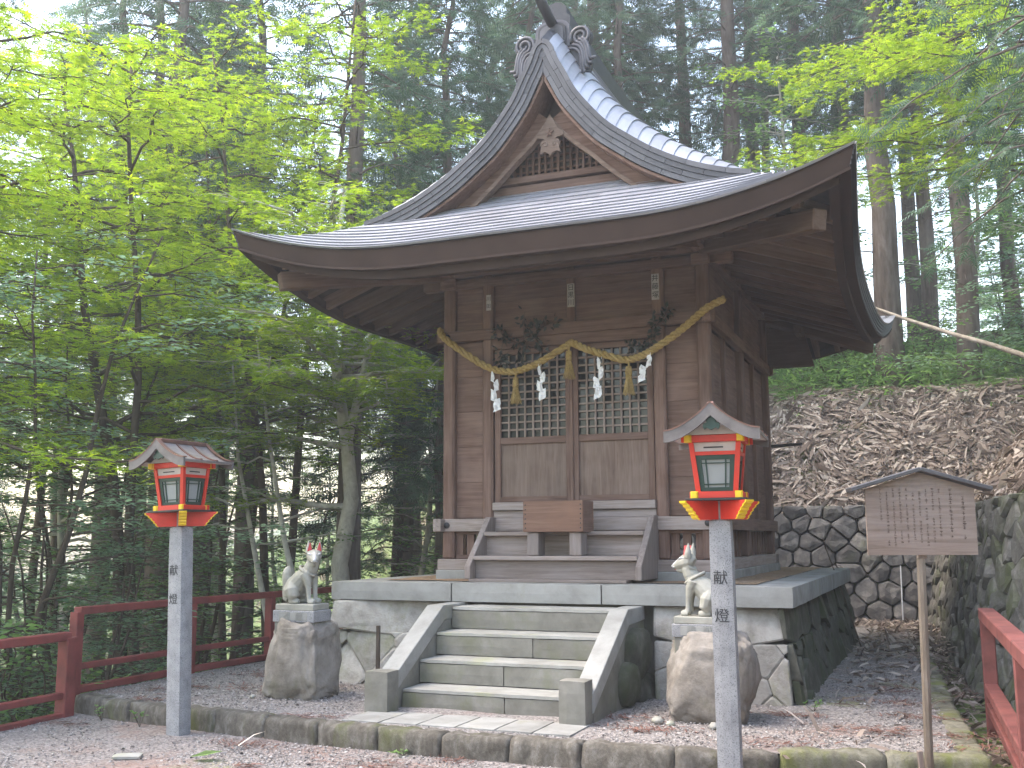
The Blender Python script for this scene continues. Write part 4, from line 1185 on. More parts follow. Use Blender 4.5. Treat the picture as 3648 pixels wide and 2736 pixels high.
def scatter_mesh(name, kind, pos, ydir, ndir, size, mat, tint, parent=None, aspect=None):
    """many copies of a leaf template as one mesh; pos, ydir (leaf axis), ndir (leaf normal): (n,3)"""
    T, F = leaf_verts(kind) if isinstance(kind, str) else kind
    pos = np.asarray(pos, float); n_ = len(pos)
    y = np.asarray(ydir, float); y /= np.linalg.norm(y, axis=1, keepdims=True) + 1e-9
    z = np.asarray(ndir, float); z = z - y * (z * y).sum(1, keepdims=True); z /= np.linalg.norm(z, axis=1, keepdims=True) + 1e-9
    x = np.cross(y, z); s = np.asarray(size, float).reshape(n_, 1, 1)
    ax = 1.0 if aspect is None else np.asarray(aspect, float).reshape(n_, 1, 1)
    V = pos[:, None, :] + s * (T[None, :, 0:1] * x[:, None, :] * ax + T[None, :, 1:2] * y[:, None, :] + T[None, :, 2:3] * z[:, None, :])
    m_ = len(T)
    me = bpy.data.meshes.new(name)
    loops = []; starts = []; tot = 0
    lens = [len(f) for f in F]; flat = np.concatenate([np.array(f) for f in F])
    idx = (flat[None, :] + (np.arange(n_) * m_)[:, None]).ravel()
    L1 = np.tile(np.array(lens), n_); st_ = np.concatenate([[0], np.cumsum(L1)[:-1]])
    me.vertices.add(n_ * m_); me.vertices.foreach_set('co', V.reshape(-1))
    me.loops.add(len(idx)); me.loops.foreach_set('vertex_index', idx.astype(np.int32))
    me.polygons.add(len(L1)); me.polygons.foreach_set('loop_start', st_.astype(np.int32)); me.polygons.foreach_set('loop_total', L1.astype(np.int32))
    at = me.attributes.new('tint', 'FLOAT', 'POINT'); at.data.foreach_set('value', np.repeat(np.asarray(tint, np.float32), m_))
    me.materials.append(MATS[mat]); me.update(); me.validate()
    return me
def sprig(name, label, pts, parent_loc, nleaf, seed, spread):
    r_ = np.random.default_rng(seed)
    t_ = thing(name, label, 'sprig', parent_loc)
    pos = []; yd = []; nd = []; mb = MB()
    base = Vector(parent_loc)
    for path in pts:
        path = [Vector(p) - base for p in path]
        mb.tube(path, [.006, .004, .002][:len(path)] if len(path) <= 3 else .004, 5)
        for q in range(nleaf):
            u = r_.random(); i = min(int(u * (len(path) - 1)), len(path) - 2); f_ = u * (len(path) - 1) - i
            p = path[i].lerp(path[i + 1], f_); d = r_.normal(size=3); d[1] *= .45; d /= np.linalg.norm(d)
            pos.append(np.array(p) + d * r_.random() * spread); yd.append(d); nd.append(r_.normal(size=3))
    mb.build('stem', 'maple_bark', t_)
    put('leaves', scatter_mesh('leaves', 'oval', pos, yd, nd, r_.uniform(.05, .085, len(pos)), 'dark_leaf', r_.random(len(pos))), t_)
sprig('evergreen_sprig', 'dark dry evergreen sprig tied left of the shrine doors', [[(-.55, .88, 2.40), (-.52, .86, 2.7), (-.50, .86, 3.0)], [(-.52, .87, 2.6), (-.75, .86, 2.72), (-.85, .86, 2.82)], [(-.52, .87, 2.6), (-.35, .86, 2.78), (-.15, .86, 2.85)], [(-.75, .87, 2.75), (-.80, .86, 2.55), (-.78, .86, 2.42)], [(-.4, .87, 2.7), (-.3, .86, 2.6), (-.28, .86, 2.5)]], (-.55, .88, 2.40), 42, 2, .075)
sprig('evergreen_sprig', 'dark dry evergreen sprig tied right of the shrine doors', [[(.92, .88, 2.45), (.98, .86, 2.62), (1.0, .86, 2.80)], [(1.0, .87, 2.7), (1.10, .86, 2.78), (1.16, .86, 2.9)], [(.92, .88, 2.5), (.78, .86, 2.48), (.70, .86, 2.52)]], (.92, .88, 2.45), 40, 5, .055)

# ---------------------------------------------------------------- lanterns
def lantern(loc, rotz, label, lean=0.0):
    L = thing('lantern_post', label, 'lantern', loc, rotz, 'red lanterns on granite posts')
    L.rotation_euler = (0, lean, rotz)
    PZ = 1.77                             # top of the granite post
    V, F = rough_block(.156, .156, PZ + .1, 4, .0015, .012, 3, 3, 10)
    put('granite_post', mesh_from('granite_post', V, F, 'granite'), L, (0, 0, (PZ - .1) / 2 + 0.0))
    piece('post_neck', L, 'granite', (0, 0, PZ + .06), (.10, .10, .14), ch=.006)
    for k, c in enumerate('献燈'):
        put('character', text_mesh(c, .098, 'ink', .0012), L, (-.006, -.0793, PZ - .385 - .245 * k), (math.pi / 2, 0, 0))
    # crossed brackets along the diagonals with stepped yellow ends
    for a in (45, 135):
        ca, sa = math.cos(R(a)), math.sin(R(a)); w_ = .031
        half = [(.0, 0), (.19, 0), (.208, .014), (.205, .022), (.226, .036), (.224, .046), (.246, .060), (.245, .07), (.268, .084), (.27, .094), (.295, .108), (.298, .122), (0, .122)]
        outl = [(u, v) for u, v in half] + [(-u, v) for u, v in half[-2:0:-1]]
        mb = MB(); mb.extrude(outl, lambda u, v: (u * ca + w_ * sa, u * sa - w_ * ca, PZ + v), lambda u, v: (u * ca - w_ * sa, u * sa + w_ * ca, PZ + v))
        br = mb.build('bracket', 'red_paint', L); recalc(br)
        for s in (-1, 1):
            steps = half[1:-1]; mb = MB(); ring = []
            for (u, v) in steps:
                ring.append([((u + .001) * ca * s + q * sa, (u + .001) * sa * s - q * ca, PZ + v) for q in (-w_ - .001, w_ + .001)] + [((u + .012) * ca * s + q * sa, (u + .012) * sa * s - q * ca, PZ + v) for q in (w_ + .001, -w_ - .001)])
            mb.rings(ring); o = mb.build('bracket_tip', 'yellow_paint', br); recalc(o)
    z = PZ + .122
    piece('plate', L, 'black_metal', (0, 0, z + .008), (.40, .40, .016), (0, 0, 0), .003)
    z += .016
    def frame(zc, half, ext, hh, tt, nm):
        for s in (-1, 1):
            o = piece(nm, L, 'red_paint', (0, s * half, zc), (2 * half + 2 * ext, tt, hh), ch=.003)
            for e in (-1, 1): piece('beam_tip', o, 'yellow_paint', (e * (half - .0), s * half, zc), (.05, tt + .006, hh + .004), ch=.002)
            o = piece(nm, L, 'red_paint', (s * half, 0, zc), (tt, 2 * half + 2 * ext - .004, hh - .004), ch=.003)
            for e in (-1, 1): piece('beam_tip', o, 'yellow_paint', (s * half, e * (half + ext - .012), zc), (tt + .004, .026, hh - .001), ch=.002)
    frame(z + .022, .145, .03, .044, .034, 'base_beam')
    z0 = z + .044; z1 = z0 + .325; hb, ht = .122, .155
    def wd(zz): return hb + (ht - hb) * (zz - z0) / (z1 - z0)
    for sx in (-1, 1):
        for sy in (-1, 1):
            mb = MB(); q = .016
            mb.rings([[(sx * h - q, sy * h - q, zz), (sx * h + q, sy * h - q, zz), (sx * h + q, sy * h + q, zz), (sx * h - q, sy * h + q, zz)] for h, zz in ((hb, z0), (ht, z1))])
            o = mb.build('corner_post', 'red_paint', L); recalc(o)
    zg1 = z1 - .085
    for k in range(4):
        M = Matrix.Rotation(k * math.pi / 2, 3, 'Z')
        def slab(nm, mat, u0, u1, za, zb, t0, t1, par=L):
            """trapezoid piece on face k: u as fraction of the half width"""
            mb = MB()
            mb.rings([[M @ Vector((u * (wd(zz) - .016), -wd(zz) - tt, zz)) for u, tt in ((u0, t0), (u1, t0), (u1, t1), (u0, t1))] for zz in (za, zb)])
            o = mb.build(nm, mat, par); recalc(o); return o
        slab('mid_beam', 'red_paint', -1, 1, zg1, zg1 + .024, .012, -.012)
        slab('vent_panel', 'white_paint', -1, 1, zg1 + .024, z1, .002, -.012)
        slab('vent_slot', 'ink', -.55, .4, zg1 + .046, zg1 + .056, .0035, .002)
        pane = slab('glass_pane', 'frosted_glass', -.98, .98, z0 + .004, zg1, -.010, -.016)
        for nm, u0, u1, za, zb in (('pane_frame', -1, -.74, z0, zg1), ('pane_frame', .74, 1, z0, zg1), ('pane_frame', -.74, .74, z0, z0 + .028), ('pane_frame', -.74, .74, zg1 - .03, zg1)):
            slab(nm, 'green_paint', u0, u1, za, zb, .003, -.009, pane)
        for nm, u0, u1, za, zb in (('pane_bar', -.55, -.48, z0, zg1), ('pane_bar', .48, .55, z0, zg1), ('pane_bar', -.80, .80, z0 + .045, z0 + .052), ('pane_bar', -.80, .80, zg1 - .056, zg1 - .049)):
            slab(nm, 'green_paint', u0, u1, za, zb, -.001, -.0095, pane)
    frame(z1 + .024, .172, .045, .046, .036, 'top_beam')
    zt = z1 + .047
    # curved gable roof, ridge along local y
    RC = [(0, .188), (.04, .150), (.09, .108), (.15, .067), (.22, .030), (.27, .013), (.31, .008)]
    YL = .31
    prof = curve(RC, 0, .31, 10)
    for s in (-1, 1):
        ring = [[(s * x, -YL, zt + zz), (s * x, YL, zt + zz), (s * x, YL, zt + zz - .018), (s * x, -YL, zt + zz - .018)] for x, zz in prof]
        mb = MB(); mb.rings(ring); o = mb.build('roof_slope', 'lantern_roof', L); recalc(o)
        for yy_ in (-.10, .10):
            ring = [[(s * x, yy_ - .012, zt + zz + .012), (s * x, yy_ + .012, zt + zz + .012), (s * x, yy_ + .012, zt + zz - .002), (s * x, yy_ - .012, zt + zz - .002)] for x, zz in curve(RC, 0.03, .312, 8)]
            mb = MB(); mb.rings(ring); ob_ = mb.build('roof_batten', 'lantern_copper', L); recalc(ob_)
        for sy in (-1, 1):
            inn = [(max(x, 0), zz - .062 - .012 * (1 - x / .305)) for x, zz in prof]
            ring = [[(s * x, sy * (YL + .012), zt + zz + .012), (s * x, sy * (YL - .012), zt + zz + .012), (s * x, sy * (YL - .012), zt + zi), (s * x, sy * (YL + .012), zt + zi)] for (x, zz), (_, zi) in zip(prof, inn)]
            mb = MB(); mb.rings(ring); o = mb.build('bargeboard', 'lantern_barge', L); recalc(o)
            ring = [[(s * x, sy * (YL + .016), zt + zz + .02), (s * x, sy * (YL - .03), zt + zz + .02), (s * x, sy * (YL - .03), zt + zz + .010), (s * x, sy * (YL + .016), zt + zz + .010)] for x, zz in prof]
            mb = MB(); mb.rings(ring); o = mb.build('verge_strip', 'lantern_copper', L); recalc(o)
        # white boarded eave soffit
        mb = MB(); mb.rings([[(s * .16, -YL + .03, zt + .0), (s * .16, YL - .03, zt + .0), (s * .16, YL - .03, zt + .01), (s * .16, -YL + .03, zt + .01)], [(s * .298, -YL + .03, zt - .012), (s * .298, YL - .03, zt - .012), (s * .298, YL - .03, zt - .004), (s * .298, -YL + .03, zt - .004)]])
        o = mb.build('eave_soffit', 'white_paint', L); recalc(o)
    piece('ridge_cap', L, 'lantern_copper', (0, 0, zt + .188), (.05, 2 * YL - .05, .04), ch=.008)
    for sy in (-1, 1):
        mb = MB(); mb.extrude([(-.17, .0), (.17, .0), (.09, .07), (.03, .125), (-.03, .125), (-.09, .07)], lambda x, zz: (x, sy * .20, zt + zz), lambda x, zz: (x, sy * .21, zt + zz)); o = mb.build('gable_panel', 'white_paint', L); recalc(o)
        gp = [(0, .02), (.03, .036), (.045, .024), (.056, .044), (.05, .066), (.03, .07), (.034, .09), (.018, .11), (0, .12)]
        gp = gp + [(-a, b) for a, b in gp[-2:0:-1]]
        mb = MB(); mb.extrude(gp, lambda x, zz: (x, sy * (YL - .014), zt + zz), lambda x, zz: (x, sy * (YL - .03), zt + zz)); o = mb.build('gable_pendant', 'green_paint', L); recalc(o)
    return L
lantern((-2.42, -2.42, GZ), R(-3), 'red lantern on a granite post at the left, in front of the forest', -.035)
lantern((2.385, -2.87, GZ), R(4), 'red lantern on a granite post at the right, in front of the shrine corner', -.006)

# ---------------------------------------------------------------- notice board
sg = thing('notice_board', 'roofed wooden notice board on a single slender post', 'sign', (3.56, -2.06, GZ), R(19))
mb = MB(); mb.tube([(-.0, 0, -.1), (0.02, 0, .8), (.035, .0, 1.62)], .030, 8); mb.build('post', 'signpost_wood', sg)
piece('stake', sg, 'signwood', (-.06, -.05, .08), (.035, .03, .30), (0, -.06, 0))
BW, B0, B1 = .742, 1.525, 2.0
BX = .035
mb = MB(); mb.extrude([(-BW / 2, B0), (BW / 2, B0), (BW / 2, B1 - .02), (0, B1 + .095), (-BW / 2, B1 - .02)], lambda x, z: (x + BX, -.05, z), lambda x, z: (x + BX, -.03, z)); o = mb.build('board', 'signwood_x', sg); recalc(o)
for s in (-1, 1):
    a = Vector((BX, -.03, B1 + .115)); b = Vector((BX + s * .48, -.03, B1 - .025))
    c = (a + b) / 2; ang = math.atan2((b - a).z, (b - a).x) if s > 0 else math.atan2((a - b).z, (a - b).x)
    piece('roof_board', sg, 'verge_metal', c, ((b - a).length + .0, .15, .028), (0, -ang, 0), .004)
piece('back_batten', sg, 'signwood', (BX, -.012, 1.75), (.06, .035, .5))
# faded brush lettering: legible heading columns are too worn to read, so they are brush marks
rb = random.Random(3)
def brush_column(x, z1, z0, size, k):
    mb = MB(); z = z1
    while z > z0:
        if rb.random() > .1:
            for q in range(rb.randint(4, 7)):
                w_ = size * rb.uniform(.3, .95); h_ = size * .09
                cx = x + rb.uniform(-.12, .12) * size; cz = z - size * rb.uniform(.08, .9)
                if rb.random() < .35: w_, h_ = size * .09, size * rb.uniform(.3, .8)
                mb.add([(cx - w_ / 2, -.0515, cz - h_ / 2), (cx + w_ / 2, -.0515, cz - h_ / 2 + rb.uniform(-.1, .1) * size), (cx + w_ / 2, -.0515, cz + h_ / 2), (cx - w_ / 2, -.0515, cz + h_ / 2)], [[0, 1, 2, 3]])
        z -= size * 1.12
    mb.build('lettering', 'ink_soft', sg)['kind'] = 'stuff'
brush_column(BX + .29, 1.93, 1.66, .03, 0)
brush_column(BX + .205, 1.985, 1.66, .026, 1)
for k in range(10):
    brush_column(BX + .13 - k * .0445, 1.985, rb.choice((1.58, 1.6, 1.62, 1.6)) if k < 9 else 1.78, .02, k + 2)

# ---------------------------------------------------------------- rocks, pedestals, foxes
def boulder(name, label, loc, size, seed, top_notch=0.0, bx_=.42, ncut=11):
    import bmesh
    b = bmesh.new(); bmesh.ops.create_icosphere(b, subdivisions=5, radius=1)
    sd_ = Vector((seed * 7.1, seed * 3.7, seed))
    rr_ = random.Random(seed); planes = []
    for k in range(ncut):
        nrm = Vector((rr_.uniform(-1, 1), rr_.uniform(-1, 1), rr_.uniform(-.5, .35))).normalized(); planes.append((nrm, rr_.uniform(.92, 1.2)))
    for v in b.verts:
        p = v.co.copy(); s_ = Vector([math.copysign(abs(c) ** bx_, c) for c in p])
        for nrm, d_ in planes:
            e = s_.dot(nrm) - d_
            if e > 0: s_ -= nrm * e * .85
        n1 = noise.noise(s_ * 1.4 + sd_); n2 = noise.noise(s_ * 3.6 + sd_); n3 = noise.noise(s_ * 9 + sd_); n4 = noise.noise(s_ * 22 + sd_)
        s_ *= 1 + .08 * n1 + .075 * n2 + .04 * n3 + .018 * n4 - .12 * max(0, .12 - abs(n2))
        q = Vector((s_.x * size[0], s_.y * size[1], s_.z * size[2]))
        q.x *= 1 - .03 * s_.z
        if top_notch and s_.z > .5: q.z -= top_notch * math.exp(-((s_.x - .25) / .16) ** 2) * (s_.z - .5) * size[2]
        v.co = q
    zmin = -size[2] * .9
    me = bpy.data.meshes.new(name); b.to_mesh(me); b.free(); me.materials.append(MATS['boulder'])
    me.polygons.foreach_set('use_smooth', [True] * len(me.polygons))
    o = put(name, me, None, (loc[0], loc[1], loc[2] + size[2] * .82)); return tag(o, label, 'rock', 'rocks under the fox statues')
boulder('boulder', 'squarish brown boulder under the left fox statue', (-2.09, -1.05, TZ), (.305, .28, .39), 3, .25, .34, 7)
boulder('boulder', 'rounded tan boulder under the right fox statue, half hidden by the granite post', (1.89, -.95, TZ), (.365, .30, .395), 8, 0, .5)
def fox(loc, mirror, label):
    """sitting fox on a block; body along +x (mirror -1: along -x)"""
    s = mirror
    ft = thing('fox_statue', label, 'statue', loc, 0, 'stone foxes')
    import bmesh
    mb = MB()
    X = lambda x, y, z: (s * x, y, z)
    # torso: haunch to chest
    mb.tube([X(-.12, 0, .06), X(-.11, 0, .11), X(-.07, 0, .17), X(-.01, 0, .235), X(.045, 0, .285), X(.085, 0, .33), X(.105, 0, .375), X(.115, 0, .41)], [.07, .092, .098, .09, .078, .063, .052, .046], 14)
    for e in (-1, 1):
        # thigh, hind foot
        mb.tube([X(-.075, e * .055, .20), X(-.06, e * .075, .14), X(-.045, e * .075, .08), X(-.07, e * .072, .035)], [.04, .062, .055, .03], 10)
        mb.tube([X(-.085, e * .07, .028), X(-.03, e * .072, .026), X(.015, e * .072, .022)], [.03, .03, .026], 10, squash=.85)
        # foreleg and paw
        mb.tube([X(.055, e * .048, .29), X(.085, e * .05, .23), X(.10, e * .048, .15), X(.105, e * .046, .09), X(.11, e * .046, .03)], [.05, .04, .026, .022, .024], 10)
        mb.tube([X(.105, e * .046, .024), X(.14, e * .046, .024), X(.165, e * .046, .02)], [.03, .032, .025], 10, squash=.8)
    # tail
    mb.tube([X(-.15, 0, .03), X(-.185, 0, .05), X(-.19, 0, .10), X(-.175, 0, .17), X(-.17, 0, .24), X(-.172, 0, .30), X(-.168, 0, .335), X(-.16, 0, .36)], [.03, .032, .03, .042, .052, .048, .034, .01], 12)
    # head, turned
    hd = Matrix.Rotation(R(-52 if s > 0 else -14), 3, 'Z') if s > 0 else Matrix.Rotation(R(8), 3, 'Z')
    hc = Vector((.118, 0, .445))
    def H(x, y, z):
        v = hd @ (Vector((x, y, z)) * 1.18) + hc; return (s * v.x, v.y, v.z)
    mb.tube([H(-.055, 0, .0), H(-.03, 0, .01), H(.005, 0, .006), H(.04, 0, -.008), H(.075, 0, -.024), H(.105, 0, -.034)], [.038, .068, .070, .052, .034, .017], 12)
    mb.tube([H(-.0, 0, -.045), H(.04, 0, -.056), H(.078, 0, -.056)], [.036, .027, .016], 8)
    mb.tube([X(.085, 0, .34), X(.105, 0, .39), H(-.03, 0, -.02)], [.066, .060, .058], 12)
    for e in (-1, 1):
        mb.tube([H(-.02, e * .036, .035), H(-.026, e * .041, .075), H(-.032, e * .044, .142)], [.034, .028, .004], 8)
    o = mb.build('body', 'fox_stone', ft)
    rm = o.modifiers.new('r', 'REMESH'); rm.mode = 'VOXEL'; rm.voxel_size = .0055
    sm = o.modifiers.new('s', 'SMOOTH'); sm.factor = .5; sm.iterations = 3
    dg = bpy.context.evaluated_depsgraph_get()
    me = bpy.data.meshes.new_from_object(o.evaluated_get(dg)); o.modifiers.clear(); o.data = me
    me.polygons.foreach_set('use_smooth', [True] * len(me.polygons))
    for e in (-1, 1):
        mb = MB(); mb.rings([[H(-.004 + d_, e * .036 + w_, zz) for w_, zz in ((-.017, .052), (.02, .052), (.008, .122), (.002, .122))] for d_ in (-.012, .0075)]); oo = mb.build('inner_ear', 'ear_red', ft); recalc(oo)
        mb = MB(); mb.tube([H(.022, e * .044, .018), H(.045, e * .036, .012), H(.052, e * .026, .008)], [.004, .006, .003], 6); mb.build('eye', 'fox_shadow', ft, True)
        mb = MB(); mb.tube([H(.005, e * .052, .034), H(.036, e * .042, .032), H(.056, e * .024, .020)], [.004, .008, .005], 6); mb.build('brow', 'fox_face', ft, True)
    mb = MB(); mb.tube([H(.03, 0, .035), H(.06, 0, .006), H(.09, 0, -.016), H(.112, 0, -.03)], [.02, .022, .018, .011], 8); mb.build('muzzle', 'fox_face', ft, True)
    mb = MB(); mb.tube([H(.03, .0, -.045), H(.062, 0, -.047), H(.09, 0, -.046)], [.024, .019, .008], 8, squash=.6); mb.build('mouth', 'ear_red' if s < 0 else 'fox_shadow', ft, True)
    mb = MB()
    for e in (-1, 1): mb.tube([H(.085, e * .016, -.03), H(.10, e * .014, -.034)], [.009, .007], 6)
    mb.build('jowl', 'fox_face', ft, True)
    # bib ribbon
    mb = MB(); n_ = 20
    mb.tube([X(.055 + .075 * math.cos(q / n_ * 6.2832) , .068 * math.sin(q / n_ * 6.2832), .315 - .045 * math.cos(q / n_ * 6.2832)) for q in range(n_ + 1)], .014, 6, False); mb.build('collar', 'fox_stone', ft, True)
    ft.scale = (1.04, 1.16, 1.0)
    piece('base', ft, 'fox_stone', (s * -.0, 0, -.03), (.42, .24, .06), ch=.006)
    return ft
def pedestal(loc, label):
    p = thing('pedestal', label, 'pedestal', loc, 0, 'stone pedestals of the foxes')
    piece('block', p, 'granite', (0, 0, .135), (.47, .31, .11), ch=.006)
    piece('plinth', p, 'riser', (0, 0, .0), (.44, .29, .16), ch=.01)
    piece('panel', p, 'concrete', (0, -.1545, .135), (.32, .006, .075), ch=.002)
    for k, c in enumerate('奉献'):
        put('character', text_mesh(c, .085, 'concrete', .003), p, (-.07 + .14 * k, -.1595, .135), (math.pi / 2, 0, 0))
for px_, py_, pz_, lb in ((-2.11, -1.05, -.42, 'left'), (1.82, -.95, -.455, 'right')):
    pedestal((px_, py_, pz_), 'carved granite pedestal on the %s boulder, under the fox' % lb)
fox((-2.11, -1.05, -.42 + .25), 1, 'stone fox with head turned to the viewer, on the left pedestal')
fox((1.82, -.95, -.455 + .25), -1, 'stone fox in profile with red mouth, on the right pedestal')

# ---------------------------------------------------------------- red railings
def railing(name, label, posts, zb, zt, rails_, paint, sec=.10):
    """posts: (x, y, with post?)"""
    t_ = thing(name, label, 'railing', (posts[0][0], posts[0][1], zb), 0, 'red painted railings')
    b = Vector((posts[0][0], posts[0][1], zb))
    for x, y in posts:
        piece('post', t_, paint, (x - b.x, y - b.y, (zt - zb) / 2 - .06), (sec, sec, zt - zb + .1), ch=.008)
    for a, c in zip(posts, posts[1:]):
        for (zz, hh, ww) in rails_:
            beam('rail', t_, paint, (a[0] - b.x, a[1] - b.y, zz - zb), (c[0] - b.x, c[1] - b.y, zz - zb), ww, hh, .008)
    return t_
railing('red_railing', 'dark red railing along the left edge of the terrace', [(-4.23, -1.80), (-4.25, -.07), (-4.17, 1.34), (-4.15, 3.1), (-4.15, 4.9), (-4.15, 6.7), (-4.12, 8.3)], TZ, -.24, ((-.24, .075, .10), (-.78, .06, .07), (-1.0, .07, .08)), 'rail_paint')
railing('red_railing', 'dark red railing across the back of the terrace, left of the shrine', [(-4.12, 8.36), (-2.6, 8.4), (-1.0, 8.4)], TZ, -.10, ((-.10, .075, .10), (-.7, .06, .07)), 'rail_paint')
railing('red_railing', 'dark red railing at the left edge of the lower courtyard', [(-4.07, -2.06), (-4.02, -3.6), (-3.98, -5.4)], GZ, -.455, ((-.455, .08, .10), (-1.0, .06, .075), (-1.19, .06, .09)), 'rail_paint', .13)
railing('red_railing', 'faded pinkish red railing at the right edge of the courtyard', [(4.05, .36), (4.15, -2.7), (4.26, -6.0)], -1.28, -.235, ((-.225, .10, .13), (-.86, .085, .11), (-1.02, .085, .10)), 'rail_paint_faded', .115)

# ---------------------------------------------------------------- small things
stk = MB(); stk.box((0, 0, .29), (.035, .035, .70)); tag(stk.build('wooden_stake', 'maple_bark', None, loc=(-1.50, -.62, TZ)), 'short dark wooden stake beside the stone stairs', 'stake')
stk = MB(); stk.tube([(0, 0, 0), (-.22, -.1, .8), (-.42, -.2, 1.45)], [.012, .01, .008], 6); tag(stk.build('leaning_stick', 'maple_bark', None, loc=(2.62, 5.3, TZ)), 'thin dark stick leaning against the right side of the platform', 'stick')
stk = MB(); stk.tube([(0, 0, 0), (.01, .0, .9)], [.012, .012], 6); tag(stk.build('thin_pole', 'paper', None, loc=(3.02, 9.2, TZ + .1)), 'thin pale pole standing in front of the back stone wall', 'pole')
stk = MB(); stk.tube([(0, 0, 0), (.42, .1, .03)], [.025, .02], 6); tag(stk.build('metal_pipe', 'black_metal', None, loc=(1.55, 5.15, 1.72)), 'dark pipe sticking out of the rear right corner of the shrine', 'pipe')
V, F = rough_block(.22, .16, .03, 3, .004, .01, 4, 3, 1); tag(put('flat_stone', mesh_from('flat_stone', V, F, 'tread'), None, (-2.15, -3.32, GZ + .012), (0, 0, .5)), 'flat pale stone slab lying on the courtyard gravel', 'stone')
mb = MB(); mb.tube([(2.5, 8.0, 4.32), (2.92, 7.76, 4.15), (3.41, 7.46, 3.85), (4.07, 7.24, 3.52), (4.56, 6.93, 3.27), (4.97, 6.59, 3.02), (5.6, 6.2, 2.62), (6.3, 5.8, 2.3)], [.012, .02, .03, .036, .04, .042, .045, .045], 7)
mb.tube([(2.92, 7.76, 4.15), (2.7, 7.6, 4.2), (2.4, 7.5, 4.12)], [.014, .01, .006], 5)
fb = mb.build('fallen_branch', 'pale_wood', None, True, loc=(0, 0, 0))
tag(fb, 'long pale dead branch slanting down to the right of the eaves', 'branch')
# ================================================================ vegetation
def frond_template():
    V = [(0, 0, 0)]; F = []
    n_ = 6
    for k in range(n_):
        y = .12 + .8 * k / n_; w_ = .30 * (1 - .75 * k / n_) + .04
        for s in (-1, 1):
            b = len(V); V += [(0, y - .05, 0), (s * w_, y + .17, -.05 - .04 * k / n_), (0, y + .04, 0)]
            F.append([b, b + 1, b + 2] if s > 0 else [b + 2, b + 1, b])
    b = len(V); V += [(-.03, .8, 0), (.03, .8, 0), (0, 1.08, -.08)]; F.append([b, b + 1, b + 2])
    return np.array(V), F
FROND = frond_template()
def cedar(seed, H=24.0, r0=.28, cb=7.0, nb=130, Lmax=3.0, mat='cedar_needle', per=24, fsize=(.34, .62), droop=.38):
    r_ = np.random.default_rng(seed)
    tr = MB(); n_ = 16; off = r_.normal(size=(n_ + 1, 2)) * .05; off[0] = 0
    path = [(off[i, 0] * i / n_ * 3, off[i, 1] * i / n_ * 3, -0.6 + (H + .6) * i / n_) for i in range(n_ + 1)]
    rad = [r0 * (1 - .93 * i / n_) * (1.35 if i == 0 else 1.0) for i in range(n_ + 1)]
    tr.tube(path, rad, 12)
    for q in range(14):          # dead stubs below the crown
        h = r_.uniform(2, cb); a = r_.uniform(0, 6.28); L = r_.uniform(.3, 1.4)
        tr.tube([(0, 0, h), (math.cos(a) * L * .5, math.sin(a) * L * .5, h + .05), (math.cos(a) * L, math.sin(a) * L, h - .1)], [.025, .016, .006], 4, False)
    pos = []; yd = []; nd = []
    for i in range(nb):
        u = (i + r_.random()) / nb; h = cb + (H - cb) * u; a = i * 2.4 + r_.uniform(-.4, .4)
        L = Lmax * (1 - u) ** .75 * r_.uniform(.6, 1.1) + .35
        d = np.array([math.cos(a), math.sin(a), 0]); side = np.array([-d[1], d[0], 0])
        pts = [np.array([0, 0, h]) + d * L * t_ + np.array([0, 0, .12 * L * t_ - droop * L * t_ * t_]) for t_ in (0, .25, .5, .75, 1)]
        tr.tube([tuple(p) for p in pts], [.03, .022, .015, .01, .004], 4, False)
        k = max(6, int(per * L / Lmax * 1.3))
        t_ = r_.uniform(.18, 1.0, k) ** .8
        for tt in t_:
            p = np.array([0, 0, h]) + d * L * tt + np.array([0, 0, .12 * L * tt - droop * L * tt * tt])
            sgn = r_.choice((-1, 1)); fd = d * r_.uniform(.3, 1) + side * sgn * r_.uniform(.2, 1.0) + np.array([0, 0, r_.uniform(-.75, .1)])
            pos.append(p + side * sgn * r_.uniform(0, .25) * L * .4 + r_.normal(size=3) * .06); yd.append(fd); nd.append(np.array([0, 0, 1]) + r_.normal(size=3) * .4)
    crown = scatter_mesh('crown', FROND, pos, yd, nd, r_.uniform(fsize[0], fsize[1], len(pos)), mat, r_.random(len(pos)))
    return mesh_from('trunk', tr.V, tr.F, 'cedar_bark', True), crown
